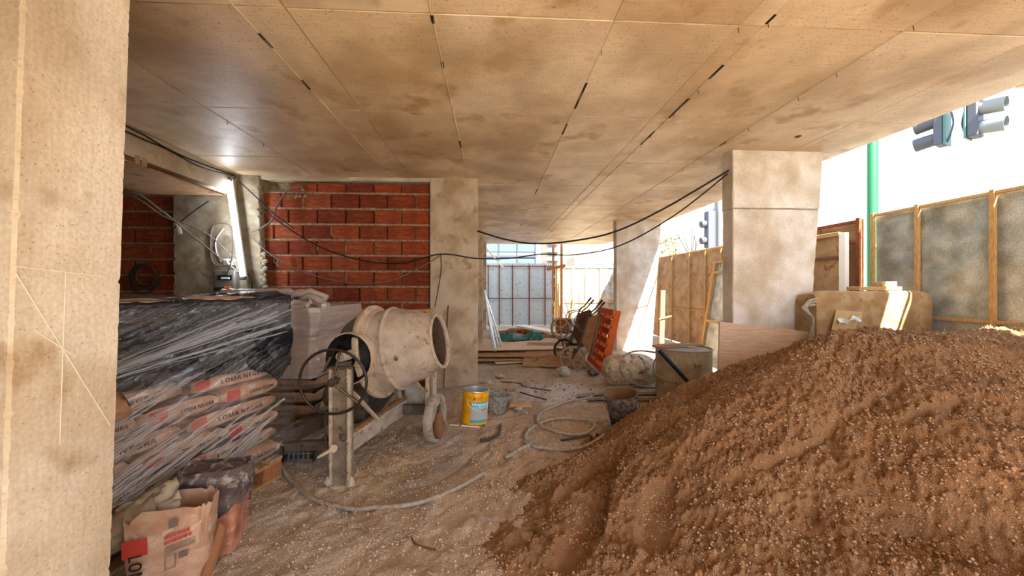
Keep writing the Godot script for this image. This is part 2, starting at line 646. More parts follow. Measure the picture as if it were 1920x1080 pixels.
	var bp := mat("black_film", C(26, 28, 34), 0.22, null, 0.5, "ridge", 0.5)
	bp.metallic_specular = 0.4
	var film := mat("clear_film", Color(0.95, 0.95, 0.96, 0.015), 0.08, null, 0.5, "", 0.0)
	film.transparency = BaseMaterial3D.TRANSPARENCY_ALPHA
	film.metallic_specular = 0.6
	var glint := mat("film_glint", Color(0.93, 0.93, 0.94, 0.34), 0.16)  # white of the strips stands in for glints on the film
	glint.transparency = BaseMaterial3D.TRANSPARENCY_ALPHA
	glint.metallic_specular = 0.9
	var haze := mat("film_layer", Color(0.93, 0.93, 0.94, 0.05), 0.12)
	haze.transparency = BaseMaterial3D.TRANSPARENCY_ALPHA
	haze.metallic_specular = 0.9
	var milky := mat("milky_film", Color(0.78, 0.72, 0.69, 0.8), 0.24)
	milky.transparency = BaseMaterial3D.TRANSPARENCY_ALPHA
	milky.metallic_specular = 0.6
	var hos := ctex(C(178, 168, 154), C(140, 128, 112), "blot", 0.3, 0.7, "grain", 0.1)
	mat("hose_grey", Color(1, 1, 1), 0.55, hos, 0.3)
	mat("hose_dark", C(120, 110, 102), 0.55, hos, 0.3)
	mat("cable_black", C(34, 30, 28), 0.6)
	mat("cable_grey", C(126, 116, 106), 0.6)
	mat("white_plastic", C(226, 226, 222), 0.45)
	mat("grey_plastic", C(112, 108, 102), 0.6)
	mat("orange_plastic", C(232, 110, 40), 0.5)
	mat("dark_hole", C(24, 20, 18), 0.95)
	mat("yellow_paint", C(244, 176, 18), 0.35, ctex(C(255, 255, 255), C(226, 214, 190), "blot", 0.4, 0.75, "grain", 0.05), 0.5)
	mat("teal_paint", C(66, 172, 178), 0.4)
	mat("teal_pale", C(150, 206, 214), 0.4)
	mat("label_grey", C(178, 180, 182), 0.45)
	mat("logo_orange", C(206, 84, 24), 0.5)
	var bk := ctex(C(70, 68, 66), C(150, 132, 112), "blot", 0.35, 0.65, "grain", 0.2)
	mat("bucket_muddy", Color(1, 1, 1), 0.8, bk, 0.35, "grain", 0.6)
	var bg := ctex(C(172, 168, 160), C(120, 114, 104), "blot", 0.35, 0.65, "grain", 0.15)
	mat("bucket_grey", Color(1, 1, 1), 0.7, bg, 0.3, "grain", 0.4)
	mat("bucket_black", C(58, 56, 58), 0.75, gray_tex("blot"), 0.3).albedo_color = C(110, 108, 108)
	mat("rubber", C(46, 42, 40), 0.85)
	mat("wheel_cream", C(206, 192, 160), 0.7, crust, 0.3)
	mat("pallet_orange", C(224, 108, 46), 0.75, ctex(C(255, 255, 255), C(214, 180, 160), "streak_v", 0.3, 0.8, "grain", 0.08), 0.6)
	mat("tarp_teal", C(52, 122, 112), 0.6, ctex(C(255, 255, 255), C(170, 190, 184), "ridge", 0.3, 0.8, "grain", 0.1), 0.5, "ridge", 0.5)
	mat("sack_white", C(214, 204, 186), 0.85, ctex(C(255, 255, 255), C(206, 184, 158), "cloud", 0.35, 0.7, "grain", 0.08, C(150, 112, 80), "blot", 0.66, 0.08), 0.7, "ridge", 0.5)
	mat("speckled_slab", Color(1, 1, 1), 0.7, ctex(C(232, 228, 222), C(204, 199, 193), "blot", 0.3, 0.7, "grain", 0.2, C(110, 102, 98), "grain", 0.74, 0.04), 0.4)
	mat("lime_lump", C(226, 220, 214), 0.95, fg, 0.3, "grain", 0.8)
	mat("clod", C(206, 182, 156), 0.95, fg, 0.25, "grain", 0.8)
	mat("sand_clod", C(184, 144, 104), 0.96, sandy, 0.25, "grain", 0.8)
	mat("sand_crumb", Color(0.43, 0.262, 0.145).linear_to_srgb(), 0.96).vertex_color_use_as_albedo = true
	mat("soil_crumb", Color(0.60, 0.49, 0.40).linear_to_srgb(), 0.96).vertex_color_use_as_albedo = true
	mat("plaster_block", C(178, 150, 112), 0.92, ctex(C(255, 255, 255), C(222, 208, 188), "cloud", 0.3, 0.7, "grain", 0.06, C(200, 178, 148), "blot", 0.66, 0.25), 0.8, "blot", 0.6)
	mat("cardboard", C(196, 168, 120), 0.85)
	mat("green_paint", C(24, 96, 56), 0.5)
	mat("green_dark", C(20, 64, 44), 0.5)
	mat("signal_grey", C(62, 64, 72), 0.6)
	mat("signal_teal", C(58, 98, 90), 0.55)
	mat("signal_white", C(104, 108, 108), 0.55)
	mat("pole_grey", C(96, 100, 100), 0.55)
	mat("asphalt", C(150, 148, 144), 0.95, fg, 1.2)
	mat("facade_white", C(150, 140, 122), 0.85)
	mat("facade_blue", C(92, 108, 124), 0.6)
	var wg := mat("window_glass", C(76, 96, 120), 0.12)
	wg.metallic = 0.3
	mat("window_frame", C(44, 50, 58), 0.5)
	mat("bark", C(72, 64, 56), 0.9)
	mat("leaf", C(96, 88, 40), 0.7)
	mat("cane", C(226, 196, 118), 0.8)
	var tl := mat("tube_glass", C(250, 252, 255), 0.3)
	tl.emission_enabled = true
	tl.emission = Color(0.94, 0.97, 1.0)
	tl.emission_energy_multiplier = 2.2

# ------------------------------------------------------------------ the building
# a shaft with rounded, slightly chipped edges: levels of [y, x0, x1, z0, z1]
func shaft(levels: Array, ch := 0.012, chips := 0.006, step := 0.05) -> SurfaceTool:
	var s := S()
	var rings := []
	for q in levels.size() - 1:
		var a: Array = levels[q]
		var b: Array = levels[q + 1]
		var n := maxi(1, int(absf(b[0] - a[0]) / step))
		for i in n + (1 if q == levels.size() - 2 else 0):
			var t := float(i) / n
			var y := lerpf(a[0], b[0], t)
			var x0 := lerpf(a[1], b[1], t)
			var x1 := lerpf(a[2], b[2], t)
			var z0 := lerpf(a[3], b[3], t)
			var z1 := lerpf(a[4], b[4], t)
			var ring := PackedVector3Array()
			var cs := [[x1, z1, -1, -1, 0], [x1, z0, -1, 1, 1], [x0, z0, 1, 1, 2], [x0, z1, 1, -1, 3]]
			for c in cs:
				var k := ch + chips * pow(maxf(0.0, fn.get_noise_2d(y * 2600.0, c[4] * 400.0 + x0 * 50.0)), 2.0) * 8.0
				var p1 := Vector3(c[0] + c[2] * k, y, c[1])
				var p2 := Vector3(c[0], y, c[1] + c[3] * k)
				if c[4] % 2 == 0:
					ring.append_array([p1, p2])
				else:
					ring.append_array([p2, p1])
			rings.append(ring)
	# flat faces keep flat shading, the chamfers stay crisp
	loft(s, rings, false, true, true)
	return s

func build_structure() -> void:
	# slab: the mass, then the cast panels below it, each with the mark of its shuttering board
	var s := S()
	wbox(s, Vector3(-5.3, CEIL + 0.012, -12.12), Vector3(3.7, CEIL + 0.24, 2.7), 0.01)
	wbox(s, Vector3(3.6, CEIL + 0.012, -2.46), Vector3(4.38, CEIL + 0.24, 2.7), 0.01)  # unseen overhang, added to shade the near right column and the block
	var slab := structure("ceiling", s, M["ceiling_0"])
	var xs := [-5.3, -4.2, -3.3, -2.25, -1.3, -1.05, -0.315, 0.65, 1.34, 1.47, 2.27, 3.1, 3.7]
	var zs := [2.7, 1.7, 0.5, -0.75, -1.95, -3.05, -4.17, -5.12, -6.34, -7.67, -8.92, -10.3, -12.12]
	var rng := RandomNumberGenerator.new()
	rng.seed = 5
	for i in xs.size() - 1:
		for j in zs.size() - 1:
			var lo := Vector3(xs[i] + 0.003, CEIL + rng.randf_range(-0.0015, 0.0015), zs[j + 1] + 0.003)
			var hi := Vector3(xs[i + 1] - 0.003, CEIL + 0.013, zs[j] - 0.003)
			var p := S()
			wbox(p, lo, hi, 0.0025)
			part(slab, "panel", p, M["ceiling_%d" % rng.randi_range(0, 3)])
	for j in range(0, 5):
		var p := S()
		wbox(p, Vector3(3.702, CEIL, maxf(zs[j + 1], -2.46) + 0.002), Vector3(4.38, CEIL + 0.013, zs[j] - 0.002), 0.0025)
		part(slab, "panel", p, M["ceiling_%d" % (j % 4)])
	# black strips left in the joints, and pale fins of grout beside them
	for q in [[-1.3, -2.15, -2.28], [-1.3, -2.62, -2.74], [-0.315, -1.96, -2.02], [-0.315, -2.36, -2.42], [-0.315, -3.62, -3.8],
			[0.652, -2.55, -2.92], [0.648, -3.2, -3.42], [0.65, -5.3, -5.6], [1.47, -2.3, -2.46], [1.472, -2.72, -3.04], [1.47, -3.3, -3.62],
			[1.468, -1.86, -1.93], [2.27, -3.5, -3.62], [0.65, -8.2, -8.5]]:
		var p := S()
		wbox(p, Vector3(q[0] - 0.008, CEIL - 0.004, q[2]), Vector3(q[0] + 0.008, CEIL + 0.006, q[1]), 0.001)
		part(slab, "joint_strip", p, M["joint_black"], "black strip in the ceiling joint")
	for x in [-1.3, -0.315, 0.65, 1.47, 1.34, 2.27]:
		var p := S()
		var pts := []
		for k in 70:
			var z := -1.2 - k * 0.11
			pts.append(Vector3(x + 0.004 * fn.get_noise_1d(z * 400.0), CEIL + 0.001 - 0.003 * fn.get_noise_1d(z * 900.0 + x * 70.0), z))
		tube(p, pts, 0.006, 5)
		part(slab, "grout_fin", p, M["ceiling_2"])
	# bent wire ends sticking out of the joints
	for q in [[1.47, -1.92], [1.47, -2.6], [1.47, -2.96], [1.47, -3.4], [1.47, -3.62], [2.27, -1.9], [2.27, -2.35], [2.27, -2.66], [2.27, -3.2], [2.27, -4.1], [2.27, -4.35], [2.27, -5.2], [0.65, -2.2], [-2.25, -3.3], [-2.25, -3.8], [1.34, -1.97]]:
		var p := S()
		tube(p, [Vector3(q[0], CEIL + 0.004, q[1]), Vector3(q[0] + 0.002, CEIL - 0.03, q[1] + 0.004)], 0.0022, 5)
		part(slab, "wire_end", p, M["rust_dark"])
	# round anchor hole with a plug near the column
	var ph := S()
	lathe(ph, T(Vector3(2.86, CEIL - 0.006, -3.35)), [Vector2(0.0, 0.0), Vector2(0.022, 0.0), Vector2(0.03, 0.008)], 12)
	part(slab, "anchor_plug", ph, M["rust_dark"])

	# near column on the left, leaning a little as its shuttering did
	var near_column := structure("wall_column_near", shaft([[-0.05, -2.05, -1.235, -1.265, -0.99], [2.74, -2.0, -1.175, -1.30, -1.02]], 0.006, 0.0022, 0.01), M["concrete"])
	# chalk marks scratched on its side
	for q in [[1.355, -1.005, 1.335, -1.225], [1.34, -1.008, 0.86, -1.255], [1.34, -1.12, 0.86, -1.115], [1.19, -1.05, 1.10, -1.15]]:
		var ck := S()
		var pa := Vector3(-1.234 + 0.0215 * (q[0] + 0.05) + 0.0006, q[0], q[1])
		var pb := Vector3(-1.234 + 0.0215 * (q[2] + 0.05) + 0.0006, q[2], q[3])
		bar(ck, pa, pb, 0.0022, 0.0012, Vector3.RIGHT, 0.0004)
		part(near_column, "chalk_mark", ck, M["chalk"])
	# fins along the passage
	structure("wall_fin", shaft([[-0.05, -0.80, -0.195, -5.08, -4.86], [2.74, -0.80, -0.19, -5.08, -4.86]], 0.008, 0.004), M["concrete_fin"])
	structure("wall_fin", shaft([[-0.05, -0.80, -0.19, -7.85, -7.62], [2.74, -0.80, -0.19, -7.85, -7.62]], 0.008, 0.004), M["concrete_fin"])
	structure("wall_fin", shaft([[-0.05, -0.80, -0.18, -11.85, -11.6], [2.74, -0.80, -0.18, -11.85, -11.6]], 0.008, 0.004), M["concrete_fin"])
	# columns on the right, tapering towards the floor, with the mark of the pour at two thirds
	for c in [[2.478, 3.452, 3.25, -3.72, -3.90], [2.60, 3.565, 3.36, -7.70, -7.90]]:
		structure("wall_column", shaft([[-0.05, c[0], c[2], c[4], c[3]], [2.12, c[0], lerpf(c[2], c[1], 0.78), c[4], c[3]]], 0.008, 0.004), M["concrete_pale"])
		structure("wall_column_head", shaft([[2.123, c[0] - 0.004, lerpf(c[2], c[1], 0.78) + 0.004, c[4] - 0.004, c[3] + 0.004], [2.74, c[0] - 0.004, c[1] + 0.002, c[4] - 0.004, c[3] + 0.004]], 0.008, 0.004), M["concrete_pale"])
	# ragged bead of grout along that mark
	var bead := S()
	var bp := []
	for k in 50:
		bp.append(Vector3(2.49 + k * 0.0183, 2.121 + 0.004 * fn.get_noise_1d(k * 60.0), -3.716))
	tube(bead, bp, 0.007, 5)
	structure("trim_pour_line", bead, M["concrete_grey"])

	# back wall of the bay: pier, brick infill, dark brick further left
	structure("wall_pier", shaft([[-0.05, -3.97, -2.86, -5.1, -4.86], [1.3, -3.97, -2.87, -5.1, -4.86], [1.45, -3.97, -2.90, -5.1, -4.86], [2.74, -3.97, -2.93, -5.1, -4.86]], 0.01, 0.02, 0.03), M["concrete_grey"])
	# plaster squeezed out at the pier's lower corner
	s = S()
	for k in 16:
		lump(s, Vector3(-2.875 + 0.02 * sin(k * 2.3), 1.28 + k * 0.03, -4.865), Vector3(0.03 + 0.015 * sin(k * 1.7), 0.03, 0.02), k, 7, 5)
	structure("trim_pier_edge", s, M["concrete_grey"])
	s = S()
	wbox(s, Vector3(-5.3, -0.05, -5.2), Vector3(-0.6, CEIL + 0.02, -5.01))
	var back := structure("wall_back", s, M["mortar"])
	bricks(back, -2.93, -0.822, -4.945, 2.655, 4)
	bricks(back, -5.25, -3.985, -4.98, 2.60, 9)
	# strip of slab soffit above the brickwork
	s = S()
	wbox(s, Vector3(-2.93, 2.675, -5.02), Vector3(-0.80, CEIL + 0.005, -4.88), 0.006)
	structure("trim_lintel", s, M["concrete"])
	# downstand beam along the left
	structure("trim_beam", shaft([[2.47, -3.5, -3.205, -4.86, 0.9], [2.74, -3.5, -3.19, -4.86, 0.9]], 0.01, 0.006), M["concrete"])
	# outer wall on the left and the wall behind the passage
	s = S()
	wbox(s, Vector3(-5.45, -0.05, -5.2), Vector3(-5.25, CEIL + 0.1, 4.2))
	structure("wall_left", s, M["concrete_grey"])
	# unseen wall added behind the camera to keep light off the left bay
	s = S()
	wbox(s, Vector3(-5.3, -0.05, 0.9), Vector3(-0.75, CEIL + 0.01, 1.1))
	structure("wall_rear_added", s, M["concrete"])
	s = S()
	wbox(s, Vector3(-0.78, -0.05, -12.1), Vector3(-0.55, CEIL + 0.02, -5.08))
	structure("wall_passage", s, M["concrete"])

func bricks(wall: Node3D, x0: float, x1: float, zf: float, top: float, sd: int) -> void:
	var rng := RandomNumberGenerator.new()
	rng.seed = sd
	var meshes := {}
	var y := top
	var row := 0
	while y > 0.0:
		var h := 0.115 if row == 0 else 0.181
		var x := x1 - 0.01
		var first := true
		while x > x0 + 0.03:
			var w := 0.336
			if first and row % 2 == 1:
				w = 0.16
			first = false
			w = minf(w, x - x0)
			if sd == 4 and ((row == 0 and x < -2.40) or (row == 1 and x < -2.42 and x > -2.75)):
				if row == 0:
					break
				w = 0.24
			var key := Vector2i(int(w * 100), row if row == 0 else 1)
			if not meshes.has(key):
				var s := S()
				box(s, Transform3D(), Vector3(w, h, 0.12), 0.005)
				meshes[key] = mesh_of(s)
			var o := part(wall, "brick", meshes[key], M["brick_%d" % rng.randi_range(0, 3)])
			o.position = Vector3(x - w / 2.0, y - h / 2.0, zf - 0.06 + rng.randf_range(-0.005, 0.005))
			o.rotation.z = rng.randf_range(-0.006, 0.006)
			# ragged plug of mortar in some of the upright joints
			if rng.randf() < 0.25 and x - w > x0 + 0.05:
				var p := S()
				lump(p, Vector3(x - w - 0.012, y - h * rng.randf_range(0.3, 0.7), zf - 0.02), Vector3(0.016, h * rng.randf_range(0.2, 0.5), 0.02), rng.randf() * 50.0, 7, 5)
				part(wall, "mortar_plug", p, M["mortar"])
			x -= w + 0.023
		# bed of mortar, squeezed out unevenly
		y -= h + 0.0215
		var b := S()
		var rings := []
		var n := 46
		for k in n + 1:
			var xx := lerpf(x0, x1, float(k) / n)
			var o1 := 0.008 * fn.get_noise_2d(xx * 700.0, y * 500.0)
			var o2 := 0.006 * fn.get_noise_2d(xx * 900.0 + 300.0, y * 500.0)
			rings.append(PackedVector3Array([Vector3(xx, y + 0.025 + o2, zf - 0.11), Vector3(xx, y + 0.023 + o2, zf - 0.002 + o1), Vector3(xx, y - 0.002 - o2, zf - 0.004 + o1), Vector3(xx, y - 0.003, zf - 0.11)]))
		loft(b, rings)
		part(wall, "mortar_bed", b, M["mortar"])
		row += 1

# ------------------------------------------------------------------ trodden ground
func ground_h(x: float, z: float) -> float:
	var near := clampf((9.0 + z) / 5.0, 0.25, 1.0)
	var h := 0.020 * fn.get_noise_2d(x * 90.0, z * 90.0) + near * 0.020 * fn.get_noise_2d(x * 420.0 + 900.0, z * 420.0)
	h += near * 0.010 * (fn2.get_noise_2d(x * 260.0, z * 260.0) - 0.3)
	h += near * 0.012 * fn.get_noise_2d(x * 1700.0, z * 1900.0)
	# mud heaped against the fin, round the mixer's feet and along the sand
	h += 0.06 * bump_at(x, z, -0.45, -4.6, 0.35) + 0.05 * bump_at(x, z, -0.5, -3.3, 0.22) + 0.03 * bump_at(x, z, -0.95, -2.6, 0.25)
	h += 0.05 * bump_at(x, z, 0.02, -4.7, 0.3) + 0.05 * bump_at(x, z, 1.0, -2.95, 0.14)
	h -= 0.03 * bump_at(x, z, -0.45, -2.75, 0.3)
	# ruts of boots and barrow wheel
	h -= 0.02 * exp(-pow(seg_dist(x, z, Vector2(0.2, -2.9), Vector2(0.25, -2.55)) / 0.07, 2.0))
	h -= 0.012 * exp(-pow(seg_dist(x, z, Vector2(-0.5, -2.4), Vector2(0.1, -3.3)) / 0.05, 2.0))
	h -= 0.015 * exp(-pow(seg_dist(x, z, Vector2(0.5, -4.4), Vector2(1.0, -6.2)) / 0.06, 2.0))
	return h - 0.004

func ground_c(p: Vector3) -> Color:
	var n := fn.get_noise_2d(p.x * 120.0 + 50.0, p.z * 120.0)
	var n2 := fn.get_noise_2d(p.x * 500.0 - 80.0, p.z * 500.0)
	var c := Color(0.62, 0.49, 0.365).lerp(Color(0.76, 0.62, 0.485), clampf(0.5 + n * 1.2 + n2 * 0.5, 0.0, 1.0))
	# sand trodden into the floor on the right, in patches
	var sandy := clampf((p.x + 0.15) * 1.1 + n * 1.3 + n2 * 0.8, 0.0, 1.0) * clampf((p.z + 5.2) * 1.5, 0.0, 1.0)
	c = c.lerp(Color(0.58, 0.40, 0.25), sandy * 0.75)
	# grey cement dust towards the bags, spilt yellow sand by the mixer, wet grey slurry, lime powder in the passage
	var dusty := clampf((-0.35 - p.x) * 0.9 + n * 0.9, 0.0, 1.0) * clampf((p.z + 3.6) * 1.2, 0.0, 1.0)
	c = c.lerp(Color(0.78, 0.68, 0.585), dusty * 0.8)
	var yellow := clampf(bump_at(p.x, p.z, -0.72, -2.72, 0.34) * 1.5 + n2 * 0.5 - 0.25, 0.0, 1.0)
	c = c.lerp(Color(0.62, 0.46, 0.27), yellow * 0.8)
	var slurry := clampf((bump_at(p.x, p.z, -0.34, -2.85, 0.26) + bump_at(p.x, p.z, -0.55, -2.45, 0.2) + bump_at(p.x, p.z, -0.32, -3.3, 0.2)) * 1.4 + n2 * 0.7 - 0.4, 0.0, 1.0)
	c = c.lerp(Color(0.42, 0.37, 0.335), slurry * 0.75)
	var lime := clampf((bump_at(p.x, p.z, 1.0, -4.75, 0.45) + 0.8 * bump_at(p.x, p.z, 0.65, -4.55, 0.35)) * 2.2 + n2 * 1.3 - 0.5, 0.0, 1.0)
	c = c.lerp(Color(0.82, 0.83, 0.88), lime)
	var lime2 := clampf(bump_at(p.x, p.z, 0.05, -5.2, 0.4) * 1.2 + n2 * 1.5 - 0.6, 0.0, 1.0)
	c = c.lerp(Color(0.78, 0.74, 0.70), lime2 * 0.8)
	var white := clampf(bump_at(p.x, p.z, -0.95, -2.17, 0.16) * 1.3 + n2 * 1.6 - 0.5, 0.0, 1.0)
	c = c.lerp(Color(0.80, 0.78, 0.76), white * 0.7)
	return c

func build_ground() -> void:
	var xs := steps([[-5.3, -2.0, 0.15], [-2.0, 2.5, 0.0185], [2.5, 4.5, 0.1]])
	var zs := steps([[4.6, -1.3, 0.2], [-1.3, -4.6, 0.0175], [-4.6, -8.2, 0.035], [-8.2, -16.2, 0.12]])
	var fl := structure("floor", field(xs, zs, ground_h, ground_c), M["soil"])
	scatter(fl, "crumbs", 50000, Rect2(-1.7, -6.0, 3.6, 4.6), ground_h, 0.002, 0.007, -1.0, M["soil_crumb"], 23)
	# street and pavement outside
	var s := S()
	wbox(s, Vector3(4.5, -0.25, -60.0), Vector3(40.0, -0.06, 30.0))
	structure("floor_street", s, M["asphalt"])
	s = S()
	wbox(s, Vector3(-40.0, -0.25, -60.0), Vector3(4.5, -0.08, -16.2))
	structure("floor_lot", s, M["asphalt"])
	s = S()
	wbox(s, Vector3(-20.0, -0.25, 4.6), Vector3(4.5, -0.06, 30.0))
	structure("floor_pavement", s, M["concrete"])

# ------------------------------------------------------------------ heap of sand
const REACH := [[-180.0, 1.2], [-90.0, 1.05], [-55.0, 1.15], [-27.0, 1.76], [-2.0, 2.35], [9.0, 2.95], [15.0, 3.3], [25.0, 3.3], [50.0, 3.0], [90.0, 2.6], [180.0, 2.4]]
func reach(deg: float) -> float:
	for k in REACH.size() - 1:
		if deg <= REACH[k + 1][0]:
			var t := inverse_lerp(REACH[k][0], REACH[k + 1][0], deg)
			return lerpf(REACH[k][1], REACH[k + 1][1], smoothstep(0.0, 1.0, t))
	return 2.4

func sand_h(x: float, z: float) -> float:
	var near := Geometry2D.get_closest_point_to_segment(Vector2(x, z), Vector2(3.0, -2.80), Vector2(4.6, -2.55))
	var dx := x - near.x
	var dz := z - near.y
	var d := sqrt(dx * dx + dz * dz)
	var deg := rad_to_deg(atan2(dz, -dx)) if d > 0.001 else 0.0
	var r := reach(deg) * (1.0 + 0.06 * fn.get_noise_1d(deg * 6.0))
	var t := d / r
	var h := -0.12
	if t < 1.15:
		h = 1.01 * (1.0 - pow(t, 1.35))
		h -= 0.04 * exp(-pow(d / 0.3, 2.0))
		# the apron on the left is raked out flat
		var w := smoothstep(-4.0, 14.0, deg) * smoothstep(70.0, 30.0, deg)
		h -= w * 0.17 * smoothstep(0.25, 0.75, t) * smoothstep(1.12, 0.72, t)
	# undulations, lumps and grains
	var rough := clampf((h + 0.06) * 9.0, 0.0, 1.0)
	var smooth_cut := 0.0
	for q in CUTS:
		var sdist: float = seg_dist(x, z, Vector2(q[0], q[1]), Vector2(q[2], q[3])) / q[4]
		if sdist < 2.0:
			smooth_cut = maxf(smooth_cut, exp(-pow(sdist, 4.0)))
	smooth_cut = maxf(smooth_cut, bump_at(x, z, 1.75, -2.6, 0.25))
	h += rough * 0.07 * fn.get_noise_2d(x * 110.0, z * 110.0 + 40.0)
	var lumps := 0.016 * (fn2.get_noise_2d(x * 500.0, z * 500.0) - 0.2) + 0.014 * fn.get_noise_2d(x * 900.0, z * 900.0) + 0.026 * fn.get_noise_2d(x * 2900.0, z * 2900.0)
	h += rough * lumps * (1.0 - 0.85 * smooth_cut)
	# flat cuts of the shovel, with raised lips
	h -= rough * 0.05 * smooth_cut
	# sheared ledges running down across the face
	for q in LEDGES:
		var a := Vector2(q[0], q[1])
		var b := Vector2(q[2], q[3])
		var ab := b - a
		var rel := Vector2(x, z) - a
		var along := rel.dot(ab) / ab.length_squared()
		if along > -0.1 and along < 1.1:
			var side := rel.cross(ab.normalized()) + 0.02 * fn.get_noise_2d(x * 600.0, z * 600.0)
			var fade := smoothstep(-0.1, 0.15, along) * smoothstep(1.1, 0.85, along)
			h += q[4] * fade * (smoothstep(-0.012, 0.012, side) - 0.5) * exp(-absf(side) / 0.16)
			h -= q[5] * fade * exp(-pow(side / 0.012, 2.0))
	# pits in the lower right
	h -= 0.11 * bump_at(x, z, 1.68, -1.40, 0.13) + 0.14 * bump_at(x, z, 1.88, -1.27, 0.15) + 0.10 * bump_at(x, z, 1.62, -2.98, 0.12) + 0.11 * bump_at(x, z, 0.74, -2.47, 0.09) + 0.05 * bump_at(x, z, 3.15, -2.1, 0.14)
	# soil that leans against the drum, and a broken clod beside it
	h += 0.10 * bump_at(x, z, 1.62, -3.75, 0.10) + 0.08 * bump_at(x, z, 1.46, -3.62, 0.09)
	return h

# [x0, z0, x1, z1, height of the step, depth of the crack]
const LEDGES := [[1.33, -1.82, 1.60, -1.85, 0.03, 0.04], [1.57, -1.84, 1.84, -1.92, 0.03, 0.045], [1.92, -1.93, 2.36, -2.03, 0.02, 0.035], [2.10, -1.79, 2.47, -1.835, 0.03, 0.045],
	[0.95, -2.5, 0.66, -2.11, 0.09, 0.0], [0.68, -2.14, 0.54, -1.82, 0.09, 0.02], [1.35, -2.75, 1.75, -3.05, 0.05, 0.0], [0.95, -2.35, 1.3, -2.8, 0.05, 0.0], [2.2, -2.35, 2.55, -2.6, 0.03, 0.02], [0.42, -2.3, 0.2, -1.95, 0.05, 0.0], [1.15, -1.75, 1.05, -2.1, 0.03, 0.02]]
# strokes of the shovel: from, to, half width
const CUTS := [[0.61, -2.38, 0.27, -2.05, 0.045], [0.60, -2.06, 0.34, -1.69, 0.075], [0.18, -1.95, 0.12, -1.85, 0.05], [0.9, -1.95, 0.75, -1.72, 0.07]]

func sand_c(p: Vector3) -> Color:
	var n := fn.get_noise_2d(p.x * 150.0 + 7.0, p.z * 150.0 + p.y * 90.0)
	var n2 := fn.get_noise_3d(p.x * 1500.0, p.y * 1500.0, p.z * 1500.0)
	var c := Color(0.50, 0.285, 0.145).lerp(Color(0.62, 0.385, 0.215), clampf(0.5 + 1.3 * n, 0.0, 1.0))
	# drier, paler crumbs
	return c.lerp(Color(0.68, 0.48, 0.32), clampf(0.1 + n2 * 0.9, 0.0, 0.6))

func build_sand() -> void:
	var xs := steps([[-0.15, 2.6, 0.0115], [2.6, 4.34, 0.016]])
	var zs := steps([[-0.35, -1.2, 0.03], [-1.2, -3.4, 0.0115], [-3.4, -4.15, 0.016]])
	var m := field(xs, zs, sand_h, sand_c, func(v: Vector3): return v.y > -0.045 and not (v.x > 2.27 and v.z < -3.63))
	var heap := solo("sand_heap", m, M["sand"], "large heap of damp brown building sand filling the right foreground", "sand heap")
	# loose crumbs lying on the heap
	scatter(heap, "crumbs", 90000, Rect2(-0.1, -3.7, 4.3, 2.75), sand_h, 0.002, 0.0075, 0.015, M["sand_crumb"], 17)

# tens of thousands of small clods strewn over a surface
func scatter(parent: Node3D, called: String, count: int, area: Rect2, hf: Callable, r0: float, r1: float, least: float, m: Material, sd: int) -> void:
	var s := S()
	lump(s, Vector3.ZERO, Vector3(1.0, 0.8, 1.0), 3.0, 6, 4, 0.7)
	var mm := MultiMesh.new()
	mm.transform_format = MultiMesh.TRANSFORM_3D
	mm.use_colors = true
	mm.mesh = mesh_of(s)
	var rng := RandomNumberGenerator.new()
	rng.seed = sd
	var where := []
	for k in count:
		var x := area.position.x + rng.randf() * area.size.x
		var z := area.position.y + rng.randf() * area.size.y
		# crumbs gather in patches
		if fn.get_noise_2d(x * 260.0 + 11.0, z * 260.0) + rng.randf_range(-0.5, 0.5) < -0.05:
			continue
		var y: float = hf.call(x, z)
		if y < least:
			continue
		var r := lerpf(r0, r1, pow(rng.randf(), 2.2))
		where.append(Transform3D(Basis.from_euler(Vector3(rng.randf() * TAU, rng.randf() * TAU, 0)).scaled(Vector3.ONE * r), Vector3(x, y + r * 0.25, z)))
	mm.instance_count = where.size()
	for i in where.size():
		mm.set_instance_transform(i, where[i])
		var w := rng.randf()
		mm.set_instance_color(i, Color(0.82 + 0.36 * w, 0.8 + 0.4 * w, 0.76 + 0.5 * w))
	var o := MultiMeshInstance3D.new()
	o.name = called
	o.multimesh = mm
	o.material_override = m
	o.set_meta("kind", "stuff")
	parent.add_child(o, true)

